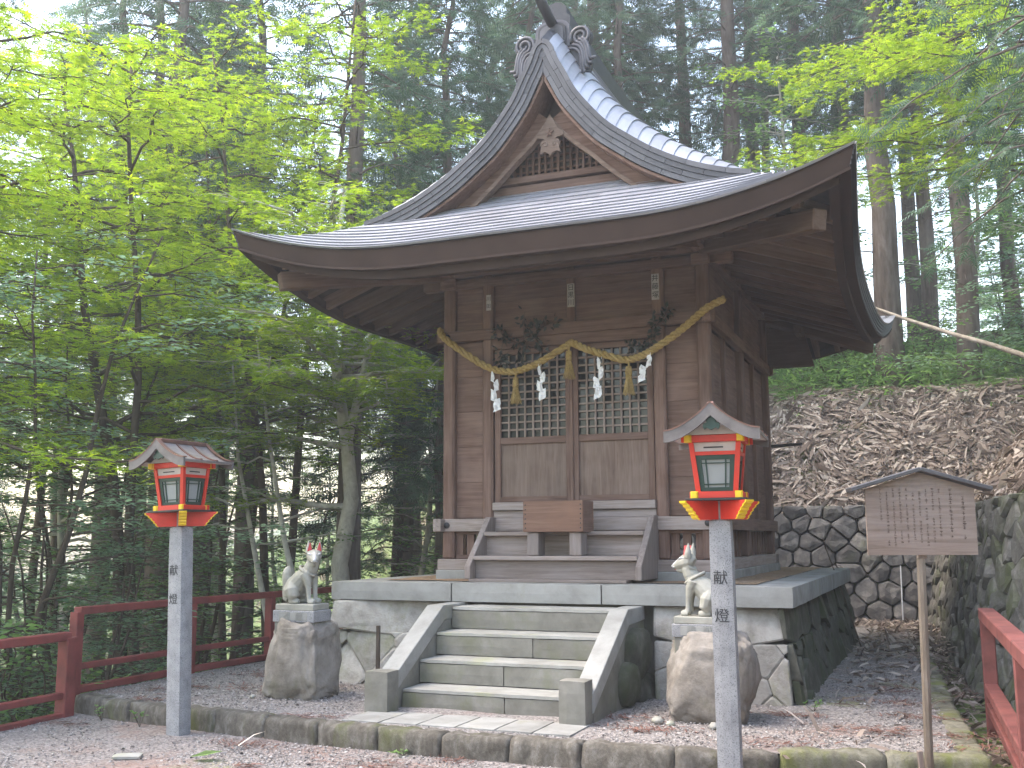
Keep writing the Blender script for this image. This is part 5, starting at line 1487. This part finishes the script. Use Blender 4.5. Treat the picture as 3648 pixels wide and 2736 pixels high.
def layered(seed, stems, limbs, kind, mat, bark, lsize, twig=.45, density=26, zjit=.04, tiltz=.3):
    """slender tree with flat sprays. stems: list of (path, r0); limbs: list of (stem, t, azimuth, length, rise)"""
    r_ = np.random.default_rng(seed); tr = MB(); pos = []; yd = []; nd = []
    for path, r0 in stems:
        n_ = len(path); tr.tube(path, [r0 * (1 - .8 * i / (n_ - 1)) for i in range(n_)], 8)
    for si, tt, az, L, rise in limbs:
        path = [Vector(p) for p in stems[si][0]]; f_ = tt * (len(path) - 1); i = min(int(f_), len(path) - 2)
        p0 = path[i].lerp(path[i + 1], f_ - i); d = Vector((math.cos(az), math.sin(az), 0)); sd_ = Vector((-d.y, d.x, 0))
        bend = r_.uniform(-.35, .35); pts = []
        for q in range(8):
            u = q / 7; pts.append(p0 + d * (L * u) + sd_ * (bend * L * u * u) + Vector((0, 0, L * (rise * u - (rise * .55 + .05) * u * u))) + Vector(r_.normal(size=3) * .02 * L * (u > 0)))
        r0 = stems[si][1] * .42 * (1 - .5 * tt); tr.tube(pts, [max(.006, r0 * (1 - .85 * q / 7)) for q in range(8)], 5, False)
        nt_ = int(L * 5.5) + 3
        for k in range(nt_):
            u = .22 + .78 * (k + r_.random()) / nt_; f_ = u * 7; i = min(int(f_), 6); b = pts[i].lerp(pts[i + 1], f_ - i)
            dd = (pts[i + 1] - pts[i]).normalized(); s_ = 1 if k % 2 else -1; an = r_.uniform(.5, 1.15) * s_
            td = Vector((dd.x * math.cos(an) - dd.y * math.sin(an), dd.x * math.sin(an) + dd.y * math.cos(an), dd.z * .4 + r_.uniform(-.12, .12)))
            tl = twig * L ** .5 * r_.uniform(.5, 1.2) * (1.15 - .5 * u)
            e = b + td * tl + Vector((0, 0, -.06 * tl)); tr.tube([b, b.lerp(e, .5) + Vector((0, 0, .02)), e], [.006, .004, .002], 3, False)
            nl = max(4, int(density * tl))
            for q in range(nl):
                v = r_.random() ** .7; c = b.lerp(e, v)
                an2 = r_.uniform(-1.9, 1.9); ld = (td.x * math.cos(an2) - td.y * math.sin(an2), td.x * math.sin(an2) + td.y * math.cos(an2), r_.uniform(-.35, .15))
                pos.append((c.x + r_.normal() * .035 + ld[0] * .03, c.y + r_.normal() * .035 + ld[1] * .03, c.z + r_.normal() * zjit)); yd.append(ld); nd.append((r_.normal() * tiltz, r_.normal() * tiltz, 1))
    crown = scatter_mesh('crown', kind, pos, yd, nd, r_.uniform(lsize[0], lsize[1], len(pos)), mat, np.clip(r_.normal(.5, .25, len(pos)), 0, 1))
    return mesh_from('trunk', tr.V, tr.F, bark, True), crown
def auto_tree(seed, H, nstem, spread, nlimb, Lr, kind, mat, bark, lsize, r0=.09, zmin=.3, **kw):
    r_ = random.Random(seed); stems = []; limbs = []
    for k in range(nstem):
        a = r_.uniform(0, 6.28); lx, ly = math.cos(a) * spread, math.sin(a) * spread; hh = H * r_.uniform(.8, 1.0); ph = r_.uniform(0, 6)
        stems.append(([(lx * (i / 9) ** 1.3 + .06 * math.sin(i * 1.3 + ph) * (i > 0), ly * (i / 9) ** 1.3 + .06 * math.cos(i * 1.1 + ph) * (i > 0), -.4 + (hh + .4) * i / 9) for i in range(10)], r0 * r_.uniform(.7, 1)))
    for q in range(nlimb):
        t_ = zmin + (1 - zmin) * (q + r_.random()) / nlimb
        limbs.append((q % nstem, min(t_, .99), q * 2.4 + r_.uniform(-.6, .6), r_.uniform(*Lr) * (1.15 - .6 * t_), r_.uniform(.05, .45)))
    return layered(seed, stems, limbs, kind, mat, bark, lsize, **kw)
def tree(name, meshes, label, x, y, scale=1.0, rot=None, group=None, lean=(0, 0), zoff=0):
    t_ = thing(name, label, 'tree', (x, y, terrain(x, y) + zoff), 0, group)
    t_.rotation_euler = (lean[0], lean[1], rng.uniform(0, 6.28) if rot is None else rot); t_.scale = (scale,) * 3
    put('trunk', meshes[0], t_); put('crown', meshes[1], t_)
    return t_
CED = [cedar(1), cedar(2, 22, .24, 5.5, 120, 2.7), cedar(3, 26, .34, 8.5, 130, 3.3), cedar(4, 18, .16, 3.0, 120, 2.4), cedar(5, 23, .28, 4.5, 190, 3.4, per=32, fsize=(.4, .72)), cedar(6, 26, .32, 6.5, 190, 3.6, per=32, fsize=(.4, .72))]
MAP = [auto_tree(21, 7.5, 3, 1.6, 44, (1.8, 3.2), 'maple', 'maple_leaf', 'maple_bark', (.06, .105), .075, density=36, zjit=.06, zmin=.42),
       auto_tree(22, 9.5, 2, 1.2, 50, (2.0, 3.6), 'maple', 'maple_leaf', 'maple_bark', (.06, .105), .09, density=36, zjit=.06, zmin=.42),
       auto_tree(23, 12.5, 2, 1.5, 70, (2.0, 3.6), 'maple', 'maple_leaf', 'maple_bark', (.07, .12), .12, density=34, zjit=.07, zmin=.40)]
GRN = [auto_tree(31, 6.0, 2, .8, 30, (1.4, 2.6), 'oval', 'green_leaf', 'maple_bark', (.09, .16), .06, zmin=.12, density=25, zjit=.07),
       auto_tree(32, 9.0, 1, .6, 34, (1.6, 3.0), 'oval', 'green_leaf', 'grey_bark', (.09, .16), .10, zmin=.25, density=25, zjit=.07),
       auto_tree(33, 4.0, 3, 1.0, 30, (1.2, 2.4), 'oval', 'pale_leaf', 'maple_bark', (.07, .12), .05, zmin=.1, density=32),
       auto_tree(34, 7.0, 3, 1.4, 40, (1.6, 2.9), 'oval', 'pale_leaf', 'maple_bark', (.07, .115), .06, zmin=.2, density=28)]
SHB = [auto_tree(41, 1.3, 5, .6, 26, (.4, .9), 'oval', 'green_leaf', 'maple_bark', (.06, .11), .02, zmin=.05, density=34, zjit=.08, tiltz=.6),
       auto_tree(42, 1.0, 5, .5, 24, (.35, .8), 'oval', 'pale_leaf', 'maple_bark', (.05, .09), .02, zmin=.05, density=34, zjit=.08, tiltz=.6)]
# --- trees one can pick out (positions in metres)

taken = []
def spot(x, y): taken.append((x, y)); return x, y
for k, (x, y, v, sc_, lb) in enumerate((
    (-15.34, 10.07, 0, 1.0, 'dark cedar trunk at far left, behind the left lantern'),
    (-15.22, 11.19, 2, .95, 'pale brown cedar trunk just left of the left lantern roof'),
    (-11.3, 7.45, 0, 1.0, 'thick pale brown cedar trunk rising behind the left lantern roof'),
    (-13.72, 11.8, 1, 1.0, 'dark cedar trunk just right of the left lantern'),
    (-10.86, 9.77, 0, .95, 'dark cedar trunk behind the red railing left of the fox'),
    (-6.61, 7.24, 0, .95, 'dark cedar trunk close behind the pale grey tree'),
    (-9.13, 13.69, 3, 1.1, 'slim dark cedar trunk just left of the shrine wall'),
    (2.86, 14.86, 2, .95, 'thick cedar trunk on the hill right of the raised roof corner'),
    (1.66, 21.34, 0, 1.0, 'cedar trunk beyond the right roof corner, behind the thick one'),
    (4.52, 15.03, 1, 1.1, 'cedar trunk on the hill near the right edge'),
    (3.25, 28.41, 0, 1.1, 'distant cedar between the two hill trunks'),
    (-1.44, 24.34, 2, .9, 'tall cedar directly behind the right roof slope'),
    (-5.13, 18.55, 5, 1.0, 'dark cedar behind the top of the roof gable'),
    (-5.55, 14.1, 4, .9, 'dark bushy cedar behind the left roof slope'),
    (-6.71, 11.48, 4, .85, 'dense dark cedar left of the gable, close behind the shrine'),
    (-7.3, 15.52, 1, .95, 'dense dark cedar left of the gable, farther back'),
    (-10.78, 17.29, 0, 1.0, 'dense cedar above the left roof tip, far back'),
    (-3.68, 15.93, 1, .9, 'dense cedar just right of the ridge ornament'),
    (-.91, 17.08, 2, .9, 'dense cedar above the middle of the right roof slope'),
    (.32, 21.86, 0, 1.0, 'dense cedar between the right roof slope and the roof corner'),
    (3.76, 19.0, 1, .95, 'dense cedar on the hill beyond the raised roof corner'),
    (5.99, 23.12, 1, 1.0, 'dense cedar far up the hill near the right edge'))):
    spot(x, y); tree('cedar_tree', CED[v], lb, x, y, sc_)
# the pale grey curved trunk left of the shrine, forked, with bright sprays
gs = [([(0, 0, -.4), (.02, 0, .6), (-.12, .05, 1.5), (.10, .0, 2.5), (-.02, .05, 3.3), (-.22, .1, 4.2), (-.38, .1, 5.0), (-.45, .2, 6.2), (-.3, .3, 7.6)], .17),
      ([(-.05, .05, 3.2), (.05, .1, 3.8), (.18, .2, 4.6), (.3, .3, 5.6), (.5, .5, 7.0)], .08)]
rg = random.Random(77)
gl = [(0, .58 + .40 * q / 20, rg.uniform(0, 6.28), rg.uniform(1.4, 3.0), rg.uniform(0, .4)) for q in range(20)] + [(1, .2 + .75 * q / 12, rg.uniform(0, 6.28), rg.uniform(1.2, 2.2), rg.uniform(0, .4)) for q in range(12)]
gl += [(0, .62 + .04 * q, rg.uniform(-1.5, -.3), rg.uniform(2.2, 3.4), rg.uniform(.05, .25)) for q in range(8)] + [(1, .3 + .12 * q, rg.uniform(-1.5, -.2), rg.uniform(2.0, 3.0), rg.uniform(.05, .25)) for q in range(5)]
gl += [(0, .5, 3.3, 3.8, .12), (0, .55, 2.6, 3.4, .25), (0, .36, 3.6, 2.4, .15)]
GRY = layered(78, gs, gl, 'maple', 'maple_leaf', 'grey_bark', (.06, .10), density=40, zjit=.05)
spot(-4.75, 4.05); tree('maple_tree', GRY, 'pale grey crooked maple trunk between the left fox and the shrine', -4.75, 4.05, 1.0, 0.0)
for (x, y, v, sc_, rot, lb) in (
    (-7.2, -2.6, 1, 1.15, .6, 'bright yellow-green maple overhanging the upper left corner'),
    (-7.4, 2.6, 1, 1.3, 4.0, 'bright maple with flat leaf sprays left of the roof tip'),
    (-6.7, 5.1, 2, 1.0, .4, 'tall bright maple rising behind the left roof tip'),
    (-9.4, 7.4, 2, 1.05, 1.1, 'maple with glowing leaves behind the left roof slope'),
    (-9.9, .6, 2, 1.05, 5.0, 'tall maple deeper in the wood at far left'),
    (-12.6, 5.6, 2, 1.15, 3.0, 'tall bright maple far back behind the left lantern'),
    (-13.5, -.8, 1, 1.5, 2.0, 'tall maple at the far left edge of the wood'),
    (-1.87, 13.6, 0, .9, 2.5, 'light green maple showing just right of the ridge ornament'),
    (9.6, 4.4, 0, 1.1, 2.9, 'bright green maple at the right edge above the hill')):
    spot(x, y); tree('maple_tree', MAP[v], lb, x, y, sc_, rot)
rgt = random.Random(12)
rst = [([(0, 0, -.4), (-.05, 0, 1.2), (.05, .1, 2.6), (-.1, .1, 4.0), (-.15, .0, 5.4), (-.2, .1, 7.0)], .11)]
rlm = [(0, .50 + .45 * q / 9, math.pi + rgt.uniform(-.5, .45), rgt.uniform(3.6, 5.4), rgt.uniform(.05, .3)) for q in range(10)] + [(0, .5 + .48 * q / 10, rgt.uniform(0, 6.28), rgt.uniform(1.5, 3), rgt.uniform(0, .4)) for q in range(10)]
RMP = layered(79, rst, rlm, 'maple', 'maple_leaf', 'maple_bark', (.07, .115), density=40, zjit=.06)
spot(6.4, 9.4); tree('maple_tree', RMP, 'bright green maple reaching in from the right above the roof corner', 6.4, 9.4, 1.0, 0.0)
def slim(pts, lb, x, y, r0, seed):
    rr_ = random.Random(seed)
    lm = [(0, .5 + .49 * q / 9, rr_.uniform(0, 6.28), rr_.uniform(.8, 2.0), rr_.uniform(.0, .4)) for q in range(10)]
    m_ = layered(seed, [(pts, r0)], lm, 'oval', 'green_leaf', 'grey_bark', (.06, .1)); spot(x, y)
    tree('slim_tree', m_, lb, x, y, 1.0, 0.0)
slim([(.25, 0, -.4), (.0, .0, .9), (-.35, 0, 2.2), (-.7, 0, 3.6), (-.95, .1, 5.2)], 'slender pale leaning trunk right of the left lantern', -5.75, 3.6, .065, 90)
slim([(.3, 0, -.4), (.05, .0, .9), (-.3, 0, 2.0), (-.6, 0, 3.4), (-1.0, .1, 5.2)], 'slender pale leaning trunk just left of the left fox', -5.1, 3.4, .07, 91)
for (x, y, v, sc_, lb) in (
    (-6.3, -.7, 3, 1.0, 'slender many-stemmed grey-green tree behind the left railing'),
    (-8.9, 2.6, 3, 1.1, 'grey-green tree deeper in the wood above the left lantern'),
    (-7.2, .9, 2, .95, 'pale green understory tree behind the left lantern post'),
    (-6.4, -2.0, 2, .9, 'pale blue-green understory tree at the left edge behind the railing'),
    (-5.35, -2.5, 2, .72, 'low pale blue-green tree just outside the corner of the left railing'),
    (-5.4, -.2, 2, .66, 'low pale blue-green tree just outside the left railing, behind the lantern post'),
    (-8.4, 5.2, 0, 1.0, 'green understory tree between the lantern and the grey maple'),
    (-7.3, 11.24, 1, 1.0, 'tall green broadleaf tree left of the shrine wall'),
    (-9.8, 3.6, 1, 1.0, 'green broadleaf tree in the wood behind the left lantern'),
    (-3.4, 12.2, 0, .8, 'green understory tree close to the left rear of the shrine'),
    (8.2, 9.5, 1, .9, 'green broadleaf tree on the hill at the right edge'),
    (.6, 17.0, 1, 1.1, 'green broadleaf tree behind the right roof slope')):
    spot(x, y); tree('broadleaf_tree', GRN[v], lb, x, y, sc_)
# drooping cypress at the right edge
CYP = cedar(9, 13, .2, 2.6, 90, 2.6, 'cypress_needle', 34, (.22, .4), .55)
spot(5.75, 4.5); tree('cypress_tree', CYP, 'cypress with drooping blue-green sprays at the right edge', 5.75, 4.5, 1.0)
spot(7.9, 7.2); tree('cypress_tree', CYP, 'second cypress higher on the hill behind the drooping one', 7.9, 7.2, 1.05)
# the wood beyond
rf = random.Random(5)
def free(x, y, dmin):
    if -6.0 < x < 6.5 and y < 11.5: return False
    s_ = max(y - 9.9 - max(0, -0.6 - x) * 1.3, x - wall_x(y))
    if -1 < s_ < 3.4 and x > -4: return False
    return all((x - a) ** 2 + (y - b) ** 2 > dmin * dmin for a, b in taken)
def wedge(x, y, m_):   # roughly what the photograph can see, with a margin
    v = Vector((x, y, 0)) - Vector((CAM.x, CAM.y, 0)); a = math.atan2(v.dot(RT), v.x * FW.x + v.y * FW.y)
    return abs(a) < m_
cnt = 0
while cnt < 30:
    d_ = rf.uniform(20, 46); a = rf.uniform(-.75, .62) - .39; x, y = CAM.x + d_ * math.sin(a), CAM.y + d_ * math.cos(a)
    if not free(x, y, 2.3): continue
    spot(x, y); cnt += 1; left = x < -1 - (y - 8) * .12
    tree('cedar_tree', CED[rf.choice((0, 1, 2, 3))], 'one of the tall cedars filling the wood left of and behind the shrine' if left else 'one of the tall cedars filling the wood on the hill behind the shrine', x, y, rf.uniform(.8, 1.15), None, 'cedars of the wood beyond')
cnt = 0
while cnt < 42:
    d_ = rf.uniform(22, 48); a = rf.uniform(-.72, .6) - .39; x, y = CAM.x + d_ * math.sin(a), CAM.y + d_ * math.cos(a)
    if not free(x, y, 1.6): continue
    spot(x, y); cnt += 1
    v = rf.choice((0, 0, 1, 2)); left = x < -1 - (y - 8) * .12
    tree('broadleaf_tree', GRN[v], 'one of the broadleaf trees growing between the cedars ' + ('left of the shrine' if left else 'on the hill'), x, y, rf.uniform(.8, 1.3), None, 'broadleaf trees between the cedars')
cnt = 0
while cnt < 60:
    if rf.random() < .6: x, y = rf.uniform(-13, -4.9), rf.uniform(-5, 16)
    else: x, y = rf.uniform(-2, 11), rf.uniform(11, 20)
    s_ = max(y - 9.9 - max(0, -0.6 - x) * 1.3, x - wall_x(y))
    if (x > -4.9 and s_ < 3.0): continue
    cnt += 1; left = x < -4.5
    t_ = thing('shrub', 'one of the leafy shrubs ' + ('below the left railing' if left else 'along the top of the hill slope'), 'shrub', (x, y, terrain(x, y)), rf.uniform(0, 6.28), 'undergrowth shrubs')
    k = rf.randrange(2); sc_ = rf.uniform(.7, 1.4); t_.scale = (sc_,) * 3
    put('stems', SHB[k][0], t_); put('leaves', SHB[k][1], t_)
for k in range(12):       # trees behind the viewpoint
    x, y = rf.uniform(-22, 24), rf.uniform(-42, -27)
    tree('cedar_tree', CED[k % 4], 'one of the cedars across the courtyard behind the viewpoint', x, y, 1.0, None, 'cedars behind the viewpoint')

# --- ground covers nobody could count
rn = np.random.default_rng(8)
def stuff(name, me, label, cat):
    o = put(name, me); o['kind'] = 'stuff'; o['label'] = label; o['category'] = cat; return o
def tnormal(x, y, e=.12):
    n_ = Vector((terrain(x - e, y) - terrain(x + e, y), terrain(x, y - e) - terrain(x, y + e), 2 * e)); return n_.normalized()
pos = []; yd = []; nd = []; sz = []
while len(pos) < 42000:
    if rn.random() < .5: x, y = rn.uniform(-1.5, 5.5), rn.uniform(9.9, 14.5)
    else: x, y = rn.uniform(3.4, 8.5), rn.uniform(-3.5, 13.5)
    s_ = max(y - 9.9 - max(0, -0.6 - x) * 1.3, x - wall_x(y) - .12)
    if s_ < .35 or s_ > 3.6 or rn.random() < max(0, (s_ - 2.7)): continue
    nr = np.array(tnormal(x, y)); fl = noise.noise_vector(Vector((x * 1.1, y * 1.1, 7))); d = rn.normal(size=3) * .6 + np.array(fl) * 1.6; d -= nr * d.dot(nr) * .75; d[2] -= .25
    pos.append(np.array((x, y, terrain(x, y))) + nr * (rn.uniform(.0, .10) + .16 * max(0, noise.noise(Vector((x * 2.1, y * 2.1, 1)))))); yd.append(d); nd.append(nr + rn.normal(size=3) * .6); sz.append(rn.uniform(.10, .26) + .2 * (rn.random() < .12))
asp = rn.uniform(.7, 2.6, len(pos))
stuff('leaf_litter', scatter_mesh('leaf_litter', 'blade', pos, yd, nd, sz, 'dry_leaf', rn.beta(1.6, 1.9, len(pos)), aspect=asp), 'dry tan bamboo leaves heaped over the slope above the stone walls', 'leaf litter')
pos = []; yd = []; nd = []; sz = []
while len(pos) < 3600:
    q = rn.random()
    if q < .35: x, y, z = rn.uniform(2.6, 3.7), 9.7 - abs(rn.normal()) * 4.2, TZ  # right passage: the dark leaf tones also stand in for tree shade
    elif q < .6: y = rn.uniform(-1.5, 8); x = rn.uniform(terr_right(y) + .05, wall_x(y)); z = -1.26
    else: x, y, z = rn.uniform(-1.6, 3.4), rn.uniform(8.6, 9.8), TZ
    d = rn.normal(size=3); d[2] *= .25
    pos.append((x, y, z + rn.uniform(.005, .06))); yd.append(d); nd.append(np.array((0, 0, 1)) + rn.normal(size=3) * .4); sz.append(rn.uniform(.08, .24))
stuff('leaf_litter', scatter_mesh('leaf_litter', 'blade', pos, yd, nd, sz, 'dry_leaf', rn.beta(1.3, 2.0, len(pos)), aspect=rn.uniform(.7, 2.4, len(pos))), 'dry leaves gathered at the foot of the stone walls and in the gutter', 'leaf litter')
pos = []; yd = []; nd = []; sz = []
while len(pos) < 16000:
    if rn.random() < .55: x, y = rn.uniform(-2.5, 9), rn.uniform(11.6, 19)
    else: x, y = rn.uniform(6.0, 12), rn.uniform(-2, 14)
    s_ = max(y - 9.9 - max(0, -0.6 - x) * 1.3, x - wall_x(y) - .12)
    if s_ < 2.3 or s_ > 8 or rn.random() > (s_ - 2.0) * 1.2: continue
    h = rn.uniform(.05, .75); d = rn.normal(size=3); d[2] = rn.uniform(-.5, .6)
    pos.append((x, y, terrain(x, y) + h)); yd.append(d); nd.append(np.array((0, 0, 1)) + rn.normal(size=3) * .6); sz.append(rn.uniform(.13, .26))
stuff('bamboo_grass', scatter_mesh('bamboo_grass', 'blade', pos, yd, nd, sz, 'green_leaf', rn.random(len(pos)), aspect=rn.uniform(1.2, 2.2, len(pos))), 'green dwarf bamboo covering the top of the hill', 'ground cover')
pos = []; yd = []; nd = []; sz = []
while len(pos) < 15000:
    x, y = rn.uniform(-14, -4.5), rn.uniform(-6, 18)
    h = rn.uniform(.0, .45) * (rn.random() < .8); d = rn.normal(size=3); d[2] = rn.uniform(-.3, .6)
    if noise.noise(Vector((x * .5, y * .5, 4))) < -.05: continue
    pos.append((x, y, terrain(x, y) + h)); yd.append(d); nd.append(np.array((0, 0, 1)) + rn.normal(size=3) * .5); sz.append(rn.uniform(.08, .2))
stuff('undergrowth', scatter_mesh('undergrowth', 'oval', pos, yd, nd, sz, 'green_leaf', rn.random(len(pos))), 'low green undergrowth covering the wood floor below the left railing', 'ground cover')
# pebbles
OCT = (np.array([(1, 0, 0), (-1, 0, 0), (0, 1, 0), (0, -1, 0), (0, 0, .6), (0, 0, -.6), (.6, .6, .25), (-.6, -.6, .2)]), [[0, 6, 4], [6, 2, 4], [2, 1, 4], [1, 7, 4], [7, 3, 4], [3, 0, 4], [2, 6, 0], [3, 7, 1]])
pos = []; nd = []; sz = []
while len(pos) < 60000:
    x, y = rn.uniform(-4.2, 4.2), rn.uniform(-6.5, 4.5)
    ky = kerb_y(min(max(x, -4.1), 3.95))
    if rn.random() > math.exp(-(y + 5.5) * .16): continue
    if y > ky + .2:
        if abs(x) < 1.1 and y > -2.15: continue
        if abs(x) < 2.5 and y > -.1: continue
        if x > terr_right(y) - .1: continue
        z = TZ
    elif y < ky: z = GZ
    else: continue
    if z == GZ and noise.noise(Vector((x * .6, y * .6, 12))) < -.1 and rn.random() < .7: continue
    pos.append((x, y, z + 0.002)); nd.append(rn.normal(size=3)); sz.append(rn.lognormal(-4.9, .36))
stuff('pebbles', scatter_mesh('pebbles', OCT, pos, rn.normal(size=(len(pos), 3)) * (1, 1, .3), np.array(nd) * (.4, .4, 0) + (0, 0, 1), sz, 'pebble', rn.random(len(pos))), 'grey pebbles strewn over the terrace and courtyard', 'gravel')
# fallen reddish cedar twigs in drifts, single dry leaves
pos = []; yd = []; nd = []; sz = []
drifts = [(rn.uniform(-4, 4), rn.uniform(-6, 1.5), rn.uniform(.06, .3)) for _ in range(85)]
for (cx, cy_, r_) in drifts:
    ky = kerb_y(min(max(cx, -4.1), 3.95)); z = TZ if cy_ > ky + .2 else GZ
    if cy_ > -2.2 and abs(cx) < 1.15 and cy_ > ky: continue
    if abs(cx) < 2.6 and cy_ > -.15: continue
    a0 = rn.uniform(0, 3.14)
    for q in range(int(140 * r_ / .2)):
        a = rn.normal() * .5 + a0; pos.append((cx + rn.normal() * r_ * (.8 + .6 * abs(math.cos(a0))), cy_ + rn.normal() * r_ * .5, z + rn.uniform(.004, .022))); yd.append((math.cos(a), math.sin(a), rn.normal() * .12)); nd.append((rn.normal() * .3, rn.normal() * .3, 1)); sz.append(rn.uniform(.03, .11))
stuff('cedar_twigs', scatter_mesh('cedar_twigs', 'blade', pos, yd, nd, sz, 'twig_litter', rn.random(len(pos)), aspect=rn.uniform(.5, 1.3, len(pos))), 'reddish fallen cedar twigs in drifts on the gravel', 'litter')

# --- single leaves, stones and sprouts one can point at
def one_leaf(name, kind, mat, size, loc, rot, label, cat='leaf', tint=.6):
    me = scatter_mesh(name, kind, [(0, 0, 0)], [(0, 1, .05)], [(0, 0, 1)], [size], mat, [tint])
    tag(put(name, me, None, loc, rot), label, cat)
one_leaf('fallen_leaf', 'oval', 'green_leaf', .26, (-1.62, -3.25, GZ + .03), (.12, .06, -1.2), 'broad green fallen leaf on the courtyard left of centre', tint=.8)
one_leaf('fallen_leaf', 'blade', 'dry_leaf', .24, (-1.55, -2.75, GZ + .03), (.35, .0, -.6), 'pale dry leaf standing tilted in front of the kerb', tint=1)
one_leaf('fallen_leaf', 'blade', 'dry_leaf', .2, (-2.75, -.55, TZ + .03), (.1, .1, 1.2), 'pale dry leaf on the gravel near the left boulder', tint=.95)
for k, (x, y, r_, lb) in enumerate(((1.50, -1.32, .045, 'small whitish stone left of the right boulder'), (1.62, -1.38, .035, 'small pinkish stone beside the foot of the right boulder'), (1.98, -1.42, .04, 'small pale stone in front of the right boulder'), (-2.42, -1.38, .03, 'small pale stone at the foot of the left boulder'))):
    V, F = rough_block(r_ * 2, r_ * 1.6, r_ * 1.3, k * 3.1, r_ * .35, r_ * .5, 4, 4, 3)
    tag(put('loose_stone', mesh_from('loose_stone', V, F, 'tread', True), None, (x, y, TZ + r_ * .4), (0, 0, k)), lb, 'stone', 'loose stones')
for k, (x, y, h, lb) in enumerate(((-3.55, -2.12, .16, 'small green sprout at the left end of the kerb'), (-3.0, -2.24, .2, 'small green sprout before the kerb left of the lantern post'), (-.2, -2.5, .05, 'tiny green sprout in front of the kerb below the steps'), (2.62, -.32, .12, 'small yellow-green weed at the front right corner of the platform'))):
    r_ = np.random.default_rng(k + 60); t_ = thing('sprout', lb, 'weed', (x, y, GZ if y < -2 else TZ))
    mb = MB(); P0 = []; Y0 = []
    for q in range(5):
        e = np.array((r_.normal() * .06, r_.normal() * .06, h * r_.uniform(.5, 1))); mb.tube([(0, 0, 0), tuple(e * .6), tuple(e)], [.003, .002, .001], 4, False)
        for j in range(4): P0.append(e * r_.uniform(.5, 1)); d = r_.normal(size=3); d[2] = abs(d[2]) * .3; Y0.append(d)
    mb.build('stems', 'maple_bark', t_); put('leaves', scatter_mesh('leaves', 'oval', P0, Y0, [(0, 0, 1)] * len(P0), r_.uniform(.03, .06, len(P0)), 'green_leaf', r_.random(len(P0))), t_)

# ---------------------------------------------------------------- air
HZ = MB(); HZ.box((0, 60, 19), (300, 260, 54), ch=.5)
mt = bpy.data.materials.new('haze'); mt.use_nodes = True; MATS['haze'] = mt
t = mt.node_tree; t.nodes.remove(t.nodes['Principled BSDF'])
pv = t.nodes.new('ShaderNodeVolumePrincipled'); pv.inputs['Color'].default_value = (.93, .96, 1, 1); pv.inputs['Density'].default_value = .0028
pv.inputs['Anisotropy'].default_value = .3
t.links.new(pv.outputs[0], t.nodes['Material Output'].inputs['Volume'])
hz = HZ.build('haze', 'haze'); hz['kind'] = 'stuff'
